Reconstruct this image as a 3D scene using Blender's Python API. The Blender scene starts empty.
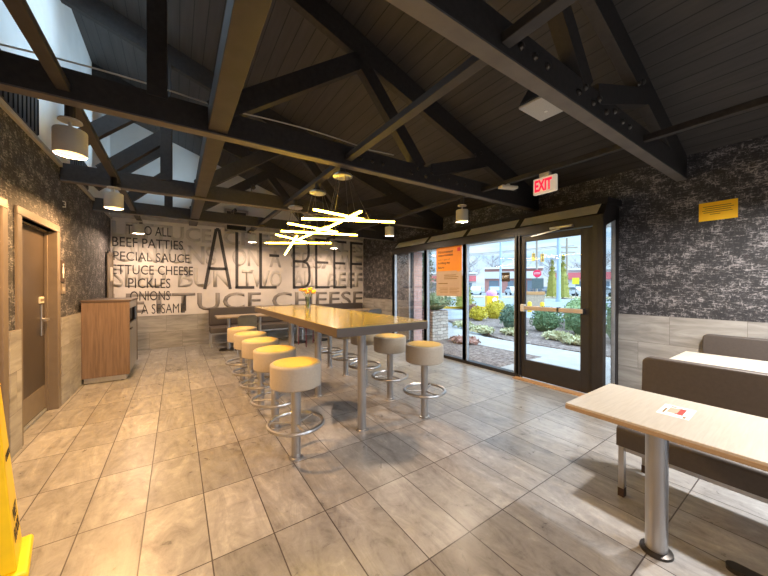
import bpy, bmesh, math, random
from mathutils import Vector, Matrix
random.seed(7)
R = math.radians
scene = bpy.context.scene
COL = scene.collection

# ------------------------------------------------------------------ camera
cam = bpy.data.cameras.new('camera')
cam.sensor_width = 36.0
cam.lens = 36.0 * 305.13 / 768.0
cam.clip_start = 0.02
cam.clip_end = 400
camo = bpy.data.objects.new('camera', cam)
COL.objects.link(camo)
camo.location = (0, 0, 1.40)
camo.rotation_euler = (R(90 - 0.33), 0, R(-34.176))
scene.camera = camo

# ------------------------------------------------------------------ exposure
vs = scene.view_settings
vs.view_transform = 'Standard'
vs.look = 'None'
vs.gamma = 1.0
vs.use_curve_mapping = False
vs.exposure = 0.66

# ------------------------------------------------------------------ node helpers
def new_mat(name):
    m = bpy.data.materials.new(name)
    m.use_nodes = True
    nt = m.node_tree
    b = nt.nodes['Principled BSDF']
    return m, nt, b

def N(nt, kind, **kw):
    n = nt.nodes.new(kind)
    for k, v in kw.items():
        if k in n.inputs.keys() if hasattr(n.inputs, 'keys') else False:
            n.inputs[k].default_value = v
        else:
            setattr(n, k, v)
    return n

def setin(n, **kw):
    for k, v in kw.items():
        n.inputs[k.replace('_', ' ')].default_value = v
    return n

def ramp(nt, stops):
    n = nt.nodes.new('ShaderNodeValToRGB')
    el = n.color_ramp.elements
    while len(el) < len(stops):
        el.new(0.5)
    for e, (p, c) in zip(el, stops):
        e.position = p
        e.color = (c[0], c[1], c[2], 1)
    return n

def mathn(nt, op, a, b=None):
    n = nt.nodes.new('ShaderNodeMath')
    n.operation = op
    for i, v in enumerate((a, b)):
        if v is None:
            continue
        if isinstance(v, (int, float)):
            n.inputs[i].default_value = v
        else:
            nt.links.new(v, n.inputs[i])
    return n.outputs[0]

def mixc(nt, fac, a, b, mode='MIX'):
    n = nt.nodes.new('ShaderNodeMix')
    n.data_type = 'RGBA'
    n.blend_type = mode
    for idx, v in ((0, fac), (6, a), (7, b)):
        if isinstance(v, (int, float)):
            n.inputs[idx].default_value = v
        elif isinstance(v, tuple):
            n.inputs[idx].default_value = (v[0], v[1], v[2], 1)
        else:
            nt.links.new(v, n.inputs[idx])
    return n.outputs[2]

def coords(nt, kind='Object', scale=(1, 1, 1), rot=(0, 0, 0), loc=(0, 0, 0)):
    mp = nt.nodes.new('ShaderNodeMapping')
    if kind == 'World':
        g = nt.nodes.new('ShaderNodeNewGeometry')
        nt.links.new(g.outputs['Position'], mp.inputs[0])
    else:
        t = nt.nodes.new('ShaderNodeTexCoord')
        nt.links.new(t.outputs[kind], mp.inputs[0])
    mp.inputs['Scale'].default_value = scale
    mp.inputs['Rotation'].default_value = rot
    mp.inputs['Location'].default_value = loc
    return mp.outputs[0]

def noise(nt, vec, scale, detail=4, rough=0.55, dist=0.0):
    n = nt.nodes.new('ShaderNodeTexNoise')
    n.inputs['Scale'].default_value = scale
    n.inputs['Detail'].default_value = detail
    n.inputs['Roughness'].default_value = rough
    n.inputs['Distortion'].default_value = dist
    if vec is not None:
        nt.links.new(vec, n.inputs['Vector'])
    return n.outputs['Fac']

def bump(nt, b, h, strength=0.2, dist=0.01):
    n = nt.nodes.new('ShaderNodeBump')
    n.inputs['Strength'].default_value = strength
    n.inputs['Distance'].default_value = dist
    nt.links.new(h, n.inputs['Height'])
    nt.links.new(n.outputs[0], b.inputs['Normal'])

def plain(name, c, rough=0.5, metal=0.0, var=0.12, scale=12, coat=0.0, stretch=(1, 1, 1), bmp=0.0):
    """slightly mottled procedural surface"""
    m, nt, b = new_mat(name)
    v = coords(nt, 'Object', stretch)
    f = noise(nt, v, scale, 4)
    rp = ramp(nt, [(0.3, tuple(x * (1 - var) for x in c)), (0.7, tuple(min(1, x * (1 + var)) for x in c))])
    nt.links.new(f, rp.inputs[0])
    nt.links.new(rp.outputs[0], b.inputs['Base Color'])
    b.inputs['Roughness'].default_value = rough
    b.inputs['Metallic'].default_value = metal
    b.inputs['Coat Weight'].default_value = coat
    b.inputs['Coat Roughness'].default_value = 0.06
    if bmp:
        bump(nt, b, f, bmp, 0.004)
    return m

def emit(name, c, s):
    m, nt, b = new_mat(name)
    b.inputs['Base Color'].default_value = (c[0], c[1], c[2], 1)
    b.inputs['Emission Color'].default_value = (c[0], c[1], c[2], 1)
    b.inputs['Emission Strength'].default_value = s
    return m

# ------------------------------------------------------------------ world: bright overcast sky with thin cloud
SKY = 0.92
SUN_PATCH = 6.0
W = bpy.data.worlds.new('overcast_sky')
scene.world = W
W.use_nodes = True
nt = W.node_tree
bg = nt.nodes['Background']
tc = nt.nodes.new('ShaderNodeTexCoord')
mp = nt.nodes.new('ShaderNodeMapping')
mp.inputs['Scale'].default_value = (1.6, 1.6, 6.0)
nt.links.new(tc.outputs['Generated'], mp.inputs[0])
cl = noise(nt, mp.outputs[0], 1.7, 6, 0.6, 0.3)
rp = ramp(nt, [(0.38, (0.36, 0.62, 0.90)), (0.62, (0.78, 0.91, 1.0))])
nt.links.new(cl, rp.inputs[0])
nt.links.new(rp.outputs[0], bg.inputs['Color'])
sep = nt.nodes.new('ShaderNodeSeparateXYZ')
nt.links.new(tc.outputs['Generated'], sep.inputs[0])
zen = mathn(nt, 'MAXIMUM', sep.outputs['Z'], 0.0)
# overcast sky: the zenith is about three times as bright as the horizon
# and the hidden sun makes a broad bright patch in the cloud to the rear right
dt = nt.nodes.new('ShaderNodeVectorMath')
dt.operation = 'DOT_PRODUCT'
nt.links.new(tc.outputs['Generated'], dt.inputs[0])
dt.inputs[1].default_value = Vector((0.30, -0.80, 0.52)).normalized()
lobe = mathn(nt, 'MULTIPLY', mathn(nt, 'POWER', mathn(nt, 'MAXIMUM', dt.outputs['Value'], 0.0), 7.0), SUN_PATCH)
nt.links.new(mathn(nt, 'MULTIPLY', mathn(nt, 'ADD', lobe, mathn(nt, 'ADD', mathn(nt, 'MULTIPLY', zen, 2.0), 0.80)), SKY), bg.inputs['Strength'])

LAMP_CAN = 44.0      # watts of each pendant can
LAMP_REAR_FILL = 36.0     # watts of each unseen can added behind the camera for fill
LED_STRENGTH = 46.0
ADDED_UPLIGHT = 140.0       # watts of each flood light added to brighten the upper wall

# ------------------------------------------------------------------ materials
def mat_floor():
    m, nt, b = new_mat('floor_tile')
    v = coords(nt, 'World', loc=(0.4704 + 0.3078 * 40, -1.7739 + 0.6156 * 40, 0))
    br = nt.nodes.new('ShaderNodeTexBrick')
    br.offset = 0.0
    br.squash = 1.0
    br.inputs['Color1'].default_value = (0, 0, 0, 1)
    br.inputs['Color2'].default_value = (1, 1, 1, 1)
    br.inputs['Mortar'].default_value = (0.5, 0.5, 0.5, 1)
    br.inputs['Scale'].default_value = 1.0
    br.inputs['Mortar Size'].default_value = 0.0034
    br.inputs['Mortar Smooth'].default_value = 0.1
    br.inputs['Brick Width'].default_value = 0.3078
    br.inputs['Row Height'].default_value = 0.6156
    nt.links.new(v, br.inputs['Vector'])
    # each tile gets its own piece of the veining
    add = nt.nodes.new('ShaderNodeVectorMath')
    add.operation = 'MULTIPLY_ADD'
    nt.links.new(br.outputs['Color'], add.inputs[0])
    add.inputs[1].default_value = (13.0, 7.0, 3.0)
    nt.links.new(v, add.inputs[2])
    mp2 = nt.nodes.new('ShaderNodeMapping')
    mp2.inputs['Scale'].default_value = (3.0, 0.9, 1.0)
    mp2.inputs['Rotation'].default_value = (0, 0, 0.35)
    nt.links.new(add.outputs[0], mp2.inputs[0])
    n1 = noise(nt, mp2.outputs[0], 2.0, 9, 0.70, 1.6)
    n2 = noise(nt, add.outputs[0], 11.0, 6, 0.68, 0.8)
    f = mathn(nt, 'ADD', mathn(nt, 'MULTIPLY', n1, 0.66), mathn(nt, 'MULTIPLY', n2, 0.34))
    rp = ramp(nt, [(0.31, (0.118, 0.114, 0.112)), (0.45, (0.240, 0.234, 0.230)), (0.56, (0.310, 0.305, 0.300)), (0.69, (0.45, 0.445, 0.44))])
    nt.links.new(f, rp.inputs[0])
    tint = mathn(nt, 'ADD', mathn(nt, 'MULTIPLY', br.outputs['Color'], 0.30), 0.84)
    cc = nt.nodes.new('ShaderNodeVectorMath')
    cc.operation = 'SCALE'
    nt.links.new(rp.outputs[0], cc.inputs[0])
    nt.links.new(tint, cc.inputs['Scale'])
    c = mixc(nt, br.outputs['Fac'], cc.outputs[0], (0.055, 0.045, 0.045))
    nt.links.new(c, b.inputs['Base Color'])
    rr = mathn(nt, 'ADD', mathn(nt, 'MULTIPLY', n2, 0.22), 0.20)
    nt.links.new(rr, b.inputs['Roughness'])
    b.inputs['Specular IOR Level'].default_value = 0.45
    hh = mathn(nt, 'SUBTRACT', mathn(nt, 'MULTIPLY', n1, 0.15), br.outputs['Fac'])
    bump(nt, b, hh, 0.25, 0.003)
    return m

def wall_axes(nt, u_axis, du=0.0, dz=0.0):
    g = nt.nodes.new('ShaderNodeNewGeometry')
    sp = nt.nodes.new('ShaderNodeSeparateXYZ')
    nt.links.new(g.outputs['Position'], sp.inputs[0])
    cb = nt.nodes.new('ShaderNodeCombineXYZ')
    src = mathn(nt, 'ADD', sp.outputs['X'], sp.outputs['Y']) if u_axis == 'XY' else sp.outputs[u_axis]
    nt.links.new(mathn(nt, 'ADD', src, du), cb.inputs[0])
    nt.links.new(mathn(nt, 'ADD', sp.outputs['Z'], dz), cb.inputs[1])
    return cb.outputs[0]

def mat_wall_tile(name, axis, du, row):
    m, nt, b = new_mat(name)
    v = wall_axes(nt, axis, du + 0.61 * 30, row * 10)
    br = nt.nodes.new('ShaderNodeTexBrick')
    br.offset = 0.5
    br.inputs['Color1'].default_value = (0, 0, 0, 1)
    br.inputs['Color2'].default_value = (1, 1, 1, 1)
    br.inputs['Mortar'].default_value = (0.5, 0.5, 0.5, 1)
    br.inputs['Scale'].default_value = 1.0
    br.inputs['Mortar Size'].default_value = 0.0018
    br.inputs['Brick Width'].default_value = 0.61
    br.inputs['Row Height'].default_value = row
    nt.links.new(v, br.inputs['Vector'])
    add = nt.nodes.new('ShaderNodeVectorMath')
    add.operation = 'MULTIPLY_ADD'
    nt.links.new(br.outputs['Color'], add.inputs[0])
    add.inputs[1].default_value = (11.0, 5.0, 2.0)
    nt.links.new(v, add.inputs[2])
    mp2 = nt.nodes.new('ShaderNodeMapping')
    mp2.inputs['Scale'].default_value = (0.7, 4.5, 1.0)
    nt.links.new(add.outputs[0], mp2.inputs[0])
    n1 = noise(nt, mp2.outputs[0], 2.2, 7, 0.62, 0.7)
    rp = ramp(nt, [(0.28, (0.185, 0.175, 0.162)), (0.48, (0.30, 0.288, 0.27)), (0.68, (0.42, 0.405, 0.385))])
    nt.links.new(n1, rp.inputs[0])
    c = mixc(nt, br.outputs['Fac'], rp.outputs[0], (0.16, 0.14, 0.125))
    nt.links.new(c, b.inputs['Base Color'])
    b.inputs['Roughness'].default_value = 0.5
    return m

def mat_wallpaper(name, axis):
    m, nt, b = new_mat(name)
    v = wall_axes(nt, axis)
    def st(sx, sy, sc, det=3):
        mp2 = nt.nodes.new('ShaderNodeMapping')
        mp2.inputs['Scale'].default_value = (sx, sy, 1)
        nt.links.new(v, mp2.inputs[0])
        return noise(nt, mp2.outputs[0], sc, det, 0.6)
    h = st(1.0, 3.2, 17.0, 4)        # horizontal threads
    w = st(3.0, 1.0, 15.0, 4)        # vertical threads
    big = st(1.0, 1.3, 6.0, 2)
    fine = st(1.0, 1.4, 75.0, 2)
    a = mathn(nt, 'MAXIMUM', h, mathn(nt, 'SUBTRACT', w, 0.03))
    s = mathn(nt, 'ADD', mathn(nt, 'MULTIPLY', a, 0.66), mathn(nt, 'MULTIPLY', big, 0.34))
    s = mathn(nt, 'ADD', s, mathn(nt, 'MULTIPLY', mathn(nt, 'SUBTRACT', fine, 0.5), 0.30))
    rp = ramp(nt, [(0.47, (0.022, 0.022, 0.026)), (0.545, (0.060, 0.058, 0.064)), (0.63, (0.30, 0.285, 0.295))])
    nt.links.new(s, rp.inputs[0])
    nt.links.new(rp.outputs[0], b.inputs['Base Color'])
    b.inputs['Roughness'].default_value = 0.7
    return m

def mat_ceiling():
    m, nt, b = new_mat('ceiling_planks')
    g = nt.nodes.new('ShaderNodeNewGeometry')
    sp = nt.nodes.new('ShaderNodeSeparateXYZ')
    nt.links.new(g.outputs['Position'], sp.inputs[0])
    k = mathn(nt, 'DIVIDE', mathn(nt, 'ADD', sp.outputs['X'], 20.03), 0.1365)
    fr = mathn(nt, 'FRACT', k)
    ln = mathn(nt, 'LESS_THAN', fr, 0.07)
    v = coords(nt, 'World', (6.0, 0.6, 1.0))
    n1 = noise(nt, v, 3.0, 5)
    rp = ramp(nt, [(0.3, (0.036, 0.033, 0.032)), (0.7, (0.056, 0.051, 0.049))])
    nt.links.new(n1, rp.inputs[0])
    c = mixc(nt, ln, rp.outputs[0], (0.008, 0.008, 0.008))
    nt.links.new(c, b.inputs['Base Color'])
    b.inputs['Roughness'].default_value = 0.55
    bump(nt, b, mathn(nt, 'SUBTRACT', 1.0, ln), 0.6, 0.006)
    return m

def mat_wood(name, c0, c1, c2, scale=(14, 14, 0.7), rough=0.45):
    m, nt, b = new_mat(name)
    v = coords(nt, 'Object', scale)
    n1 = noise(nt, v, 3.0, 6, 0.6, 0.6)
    rp = ramp(nt, [(0.3, c0), (0.5, c1), (0.7, c2)])
    nt.links.new(n1, rp.inputs[0])
    nt.links.new(rp.outputs[0], b.inputs['Base Color'])
    b.inputs['Roughness'].default_value = rough
    return m

def mat_glass(name, tint=(1, 1, 1), refl=0.28):
    """thin architectural pane: mostly clear, mirror-like at grazing angles"""
    m = bpy.data.materials.new(name)
    m.use_nodes = True
    nt = m.node_tree
    nt.nodes.clear()
    o = nt.nodes.new('ShaderNodeOutputMaterial')
    t = nt.nodes.new('ShaderNodeBsdfTransparent')
    t.inputs[0].default_value = (*tint, 1)
    gl = nt.nodes.new('ShaderNodeBsdfGlossy')
    gl.inputs['Roughness'].default_value = 0.02
    fr = nt.nodes.new('ShaderNodeFresnel')
    fr.inputs[0].default_value = 1.45
    mx = nt.nodes.new('ShaderNodeMixShader')
    nt.links.new(mathn(nt, 'MULTIPLY', fr.outputs[0], refl), mx.inputs[0])
    nt.links.new(t.outputs[0], mx.inputs[1])
    nt.links.new(gl.outputs[0], mx.inputs[2])
    nt.links.new(mx.outputs[0], o.inputs[0])
    return m

def mat_brick(name, axis, c1, c2, mortar, bw, rh, ms=0.01, du=0.0, warp=0.0):
    m, nt, b = new_mat(name)
    v = wall_axes(nt, axis, 50 + du, 5)
    if warp:
        w_ = nt.nodes.new('ShaderNodeTexNoise')
        w_.inputs['Scale'].default_value = 5.0
        nt.links.new(v, w_.inputs['Vector'])
        a_ = nt.nodes.new('ShaderNodeVectorMath')
        a_.operation = 'MULTIPLY_ADD'
        nt.links.new(w_.outputs['Color'], a_.inputs[0])
        a_.inputs[1].default_value = (warp, warp, 0)
        nt.links.new(v, a_.inputs[2])
        v = a_.outputs[0]
    br = nt.nodes.new('ShaderNodeTexBrick')
    br.inputs['Color1'].default_value = (*c1, 1)
    br.inputs['Color2'].default_value = (*c2, 1)
    br.inputs['Mortar'].default_value = (*mortar, 1)
    br.inputs['Scale'].default_value = 1.0
    br.inputs['Mortar Size'].default_value = ms
    br.inputs['Brick Width'].default_value = bw
    br.inputs['Row Height'].default_value = rh
    nt.links.new(v, br.inputs['Vector'])
    nt.links.new(br.outputs['Color'], b.inputs['Base Color'])
    b.inputs['Roughness'].default_value = 0.8
    return m

def mat_ground(name, stops, scale, rough=0.9, bmp=0.0):
    m, nt, b = new_mat(name)
    v = coords(nt, 'World')
    n1 = noise(nt, v, scale, 6, 0.65)
    rp = ramp(nt, stops)
    nt.links.new(n1, rp.inputs[0])
    nt.links.new(rp.outputs[0], b.inputs['Base Color'])
    b.inputs['Roughness'].default_value = rough
    if bmp:
        bump(nt, b, n1, bmp, 0.03)
    return m

def mat_leaf(name, c0, c1):
    m, nt, b = new_mat(name)
    v = coords(nt, 'Object')
    n1 = noise(nt, v, 9.0, 3)
    rp = ramp(nt, [(0.3, c0), (0.7, c1)])
    nt.links.new(n1, rp.inputs[0])
    nt.links.new(rp.outputs[0], b.inputs['Base Color'])
    b.inputs['Roughness'].default_value = 0.6
    return m

M = {}
M['floor'] = mat_floor()
M['tile_y'] = mat_wall_tile('wall_tile_long', 'Y', -0.807, 0.3433)
M['tile_x'] = mat_wall_tile('wall_tile_back', 'X', 0.2, 0.3733)
M['paper_y'] = mat_wallpaper('dark_woven_wallpaper', 'Y')
M['paper_x'] = mat_wallpaper('dark_woven_wallpaper_rear', 'X')
M['ceiling'] = mat_ceiling()
M['beam'] = plain('dark_stained_beam', (0.026, 0.022, 0.021), 0.62, var=0.3, scale=4, stretch=(6, 6, 6))
M['beam_brown'] = plain('brown_stained_beam', (0.032, 0.029, 0.029), 0.6, var=0.25, scale=6)
M['bounce_strip'] = plain('underside_bounce_tone', (0.115, 0.103, 0.094), 0.6, var=0.2, scale=5)  # paler tone stands in for floor light bounced onto the chord undersides
M['bolt'] = plain('black_bolt_steel', (0.05, 0.045, 0.042), 0.35, 0.6)
M['white'] = plain('white_plaster', (0.78, 0.82, 0.84), 0.75, var=0.05, scale=3)
M['gable'] = plain('grey_white_plaster', (0.60, 0.60, 0.59), 0.8, var=0.05, scale=3)
M['crown'] = plain('grey_painted_trim', (0.36, 0.34, 0.32), 0.6)
M['mural'] = plain('mural_pale_board', (0.62, 0.585, 0.565), 0.7, var=0.10, scale=2.2)
M['ink_pale'] = plain('mural_pale_grey_ink', (0.50, 0.475, 0.45), 0.7, var=0.04)
M['ink_mid'] = plain('mural_mid_grey_ink', (0.225, 0.205, 0.19), 0.7, var=0.06)
M['ink_dark'] = plain('mural_charcoal_ink', (0.045, 0.043, 0.046), 0.6, var=0.1)
M['frame'] = plain('bronze_black_aluminium', (0.015, 0.012, 0.012), 0.5, 0.0, var=0.2)
M['stop_alu'] = plain('satin_aluminium_stop', (0.42, 0.44, 0.47), 0.35, 0.6)  # pale aluminium for glazing stops and door sweeps
M['soffit'] = plain('off_white_panel', (0.86, 0.86, 0.84), 0.6, var=0.05)
M['glass'] = mat_glass('window_glass')
M['steel'] = plain('brushed_steel', (0.44, 0.44, 0.45), 0.32, 0.85, var=0.06, scale=40, stretch=(1, 1, 0.05))
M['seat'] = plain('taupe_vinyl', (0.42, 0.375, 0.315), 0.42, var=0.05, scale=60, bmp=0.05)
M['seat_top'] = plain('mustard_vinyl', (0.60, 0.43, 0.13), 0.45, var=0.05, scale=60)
M['booth'] = plain('brown_grey_vinyl', (0.074, 0.061, 0.055), 0.5, var=0.08, scale=50, bmp=0.08)
M['laminate'] = mat_wood('pale_oak_laminate', (0.48, 0.44, 0.375), (0.53, 0.485, 0.415), (0.57, 0.53, 0.46), (2, 30, 4), 0.32)
M['oak'] = mat_wood('brown_oak_laminate', (0.26, 0.20, 0.14), (0.32, 0.25, 0.18), (0.37, 0.29, 0.21), (2, 20, 4), 0.4)
M['ply'] = plain('plywood_edge', (0.36, 0.26, 0.16), 0.5, var=0.15, scale=20, stretch=(1, 1, 14))
M['bar_top'] = plain('glossy_tan_laminate', (0.45, 0.36, 0.125), 0.18, var=0.05, scale=3, coat=0.25)
M['bar_edge'] = plain('brown_grey_edge', (0.092, 0.074, 0.063), 0.4, var=0.08)
M['bin_wood'] = mat_wood('walnut_laminate', (0.110, 0.072, 0.050), (0.150, 0.099, 0.071), (0.190, 0.130, 0.096))
M['bin_top'] = plain('dark_brown_solid', (0.075, 0.05, 0.038), 0.4)
M['black'] = plain('matte_black', (0.012, 0.012, 0.013), 0.5)
M['rubber'] = plain('dark_rubber', (0.05, 0.03, 0.025), 0.7)
M['door_brown'] = plain('brown_door_laminate', (0.052, 0.040, 0.032), 0.4, var=0.1, scale=5)
M['casing'] = plain('tan_door_frame', (0.165, 0.132, 0.102), 0.42, var=0.06)
M['can'] = plain('white_lamp_can', (0.56, 0.53, 0.47), 0.55, var=0.04)
M['lamp_glow'] = emit('warm_diffuser', (1.0, 0.72, 0.34), 1.5)
M['led'] = emit('yellow_led_tube', (1.0, 0.62, 0.055), LED_STRENGTH)
M['wire'] = plain('thin_steel_wire', (0.30, 0.28, 0.26), 0.4, 0.7)
M['cable'] = plain('pale_cable', (0.45, 0.44, 0.42), 0.6)
M['sign_white'] = plain('ivory_plastic', (0.60, 0.55, 0.46), 0.45, var=0.03)
M['sign_glow'] = emit('lit_ivory_sign', (0.72, 0.63, 0.50), 0.26)
M['exit_red'] = emit('exit_red_glow', (0.95, 0.008, 0.05), 0.75)
M['yellow_paper'] = plain('yellow_notice', (0.95, 0.55, 0.01), 0.6, var=0.03)
M['print'] = plain('printed_brown_text', (0.22, 0.12, 0.02), 0.7)
M['cone'] = plain('yellow_plastic', (0.88, 0.60, 0.005), 0.4, var=0.05)
M['ink'] = plain('black_print', (0.02, 0.017, 0.015), 0.6)
M['orange'] = plain('orange_print', (0.90, 0.29, 0.015), 0.55, var=0.04)
M['kraft'] = plain('tan_print', (0.50, 0.35, 0.25), 0.6, var=0.04)
M['red'] = plain('red_print', (0.75, 0.03, 0.02), 0.5)
M['paper'] = plain('white_paper', (0.80, 0.80, 0.79), 0.5, var=0.03)
M['pushbar'] = plain('champagne_bar', (0.50, 0.40, 0.31), 0.35, 0.3, var=0.05)
M['grille'] = plain('silver_grille', (0.40, 0.40, 0.40), 0.5, 0.3, var=0.15, scale=200)
M['speaker'] = plain('blue_black_shell', (0.018, 0.019, 0.028), 0.45)
M['chair_grey'] = plain('slate_grey_plastic', (0.115, 0.12, 0.125), 0.45)
M['chair_red'] = plain('maroon_tube', (0.15, 0.012, 0.022), 0.35)
M['vase'] = mat_glass('clear_vase_glass', (0.93, 0.95, 0.95), 1.6)
M['stem'] = plain('green_stem', (0.10, 0.22, 0.04), 0.5)
M['pink'] = plain('pink_petals', (0.90, 0.30, 0.24), 0.5, var=0.15)
M['peach'] = plain('orange_petals', (0.95, 0.42, 0.10), 0.5, var=0.15)
M['lemon'] = plain('yellow_petals', (0.80, 0.72, 0.06), 0.5, var=0.15)
M['brown_sign'] = plain('dark_brown_plate', (0.045, 0.028, 0.02), 0.5)
M['louver'] = plain('dark_grey_louver', (0.055, 0.053, 0.056), 0.55)
M['threshold'] = plain('oak_threshold', (0.40, 0.23, 0.11), 0.45, var=0.15)

# ------------------------------------------------------------------ mesh builder
class MB:
    def __init__(s):
        s.bm = bmesh.new()
    def face(s, pts):
        vs_ = [s.bm.verts.new(p) for p in pts]
        return s.bm.faces.new(vs_)
    def box(s, x0, x1, y0, y1, z0, z1):
        v = [s.bm.verts.new(p) for p in ((x0, y0, z0), (x1, y0, z0), (x1, y1, z0), (x0, y1, z0),
                                          (x0, y0, z1), (x1, y0, z1), (x1, y1, z1), (x0, y1, z1))]
        for f in ((3, 2, 1, 0), (4, 5, 6, 7), (0, 1, 5, 4), (1, 2, 6, 5), (2, 3, 7, 6), (3, 0, 4, 7)):
            s.bm.faces.new([v[i] for i in f])
        return s
    def bar(s, p0, p1, w, h, up=(0, 0, 1)):
        p0, p1 = Vector(p0), Vector(p1)
        d = (p1 - p0).normalized()
        sd = d.cross(Vector(up)).normalized()
        u = sd.cross(d)
        q = []
        for p in (p0, p1):
            for a, b in ((-1, -1), (1, -1), (1, 1), (-1, 1)):
                q.append(s.bm.verts.new(p + sd * a * w / 2 + u * b * h / 2))
        for f in ((3, 2, 1, 0), (4, 5, 6, 7), (0, 1, 5, 4), (1, 2, 6, 5), (2, 3, 7, 6), (3, 0, 4, 7)):
            s.bm.faces.new([q[i] for i in f])
        return s
    def prism(s, pts, fn, t0, t1):
        """pts: 2-D outline, fn(a, b, t) -> xyz"""
        A = [s.bm.verts.new(fn(a, b, t0)) for a, b in pts]
        B = [s.bm.verts.new(fn(a, b, t1)) for a, b in pts]
        n = len(pts)
        s.bm.faces.new(A[::-1])
        s.bm.faces.new(B)
        for i in range(n):
            s.bm.faces.new((A[i], A[(i + 1) % n], B[(i + 1) % n], B[i]))
        return s
    def lathe(s, prof, c=(0, 0, 0), seg=28, axis='Z'):
        rings = []
        c = Vector(c)
        for r, z in prof:
            if r < 1e-6:
                rings.append([s.bm.verts.new(c + (Vector((0, 0, z)) if axis == 'Z' else Vector((z, 0, 0)) if axis == 'X' else Vector((0, z, 0))))])
            else:
                ring = []
                for i in range(seg):
                    a = 2 * math.pi * i / seg
                    p = (r * math.cos(a), r * math.sin(a), z)
                    if axis == 'X':
                        p = (z, p[0], p[1])
                    elif axis == 'Y':
                        p = (p[1], z, p[0])
                    ring.append(s.bm.verts.new(c + Vector(p)))
                rings.append(ring)
        for A, B in zip(rings, rings[1:]):
            if len(A) == 1 and len(B) == 1:
                continue
            if len(A) == 1:
                for i in range(seg):
                    s.bm.faces.new((A[0], B[i], B[(i + 1) % seg]))
            elif len(B) == 1:
                for i in range(seg):
                    s.bm.faces.new((A[i], A[(i + 1) % seg], B[0]))
            else:
                for i in range(seg):
                    s.bm.faces.new((A[i], A[(i + 1) % seg], B[(i + 1) % seg], B[i]))
        return s
    def cyl(s, p0, p1, r, seg=20):
        return s.tube([p0, p1], r, seg)
    def tube(s, pts, r, seg=10, closed=False):
        pts = [Vector(p) for p in pts]
        n = len(pts)
        rings = []
        ref = None
        for i, p in enumerate(pts):
            if closed:
                d = (pts[(i + 1) % n] - pts[i - 1]).normalized()
            else:
                d = (pts[min(i + 1, n - 1)] - pts[max(i - 1, 0)]).normalized()
            if ref is None:
                ref = Vector((0, 0, 1)) if abs(d.z) < 0.9 else Vector((1, 0, 0))
            a = d.cross(ref)
            if a.length < 1e-4:
                a = d.cross(Vector((0.3, 1, 0.2)))
            a.normalize()
            b = d.cross(a)
            ref = -b if False else ref
            rr = r[i] if isinstance(r, (list, tuple)) else r
            rings.append([s.bm.verts.new(p + a * rr * math.cos(2 * math.pi * k / seg) + b * rr * math.sin(2 * math.pi * k / seg)) for k in range(seg)])
        m_ = n if closed else n - 1
        for i in range(m_):
            A, B = rings[i], rings[(i + 1) % n]
            for k in range(seg):
                s.bm.faces.new((A[k], A[(k + 1) % seg], B[(k + 1) % seg], B[k]))
        if not closed:
            s.bm.faces.new(rings[0][::-1])
            s.bm.faces.new(rings[-1])
        return s
    def blob(s, c, r, sub=2, jit=0.12, squash=(1, 1, 1)):
        t = bmesh.new()
        bmesh.ops.create_icosphere(t, subdivisions=sub, radius=1.0)
        mp_ = {}
        for v in t.verts:
            k = 1 + random.uniform(-jit, jit)
            mp_[v] = s.bm.verts.new((c[0] + v.co.x * r * k * squash[0], c[1] + v.co.y * r * k * squash[1], c[2] + v.co.z * r * k * squash[2]))
        for f in t.faces:
            s.bm.faces.new([mp_[v] for v in f.verts])
        t.free()
        return s
    def build(s, name, mat, parent=None, smooth=False, bevel=0.0, loc=None):
        bmesh.ops.recalc_face_normals(s.bm, faces=s.bm.faces[:])
        me = bpy.data.meshes.new(name)
        s.bm.to_mesh(me)
        s.bm.free()
        me.materials.append(mat)
        if smooth:
            for p in me.polygons:
                p.use_smooth = True
            try:
                me.set_sharp_from_angle(angle=R(40))
            except Exception:
                pass
        o = bpy.data.objects.new(name, me)
        COL.objects.link(o)
        if parent is not None:
            o.parent = parent
        if loc is not None:
            o.location = loc
        if bevel:
            md = o.modifiers.new('bevel', 'BEVEL')
            md.width = bevel
            md.segments = 2
            md.limit_method = 'ANGLE'
        return o

def tag(o, label=None, cat=None, group=None, kind=None):
    if label:
        o['label'] = label
    if cat:
        o['category'] = cat
    if group:
        o['group'] = group
    if kind:
        o['kind'] = kind
    return o

def thing(name, label, cat, loc=(0, 0, 0), rz=0.0, group=None):
    o = bpy.data.objects.new(name, None)
    o.empty_display_size = 0.1
    COL.objects.link(o)
    o.location = loc
    o.rotation_euler = (0, 0, rz)
    return tag(o, label, cat, group)

def struct(o, label, cat):
    return tag(o, label, cat, kind='structure')

def copy_tree(o, parent=None):
    c = o.copy()
    COL.objects.link(c)
    c.parent = parent
    for ch in list(o.children):
        copy_tree(ch, c)
    return c

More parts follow.
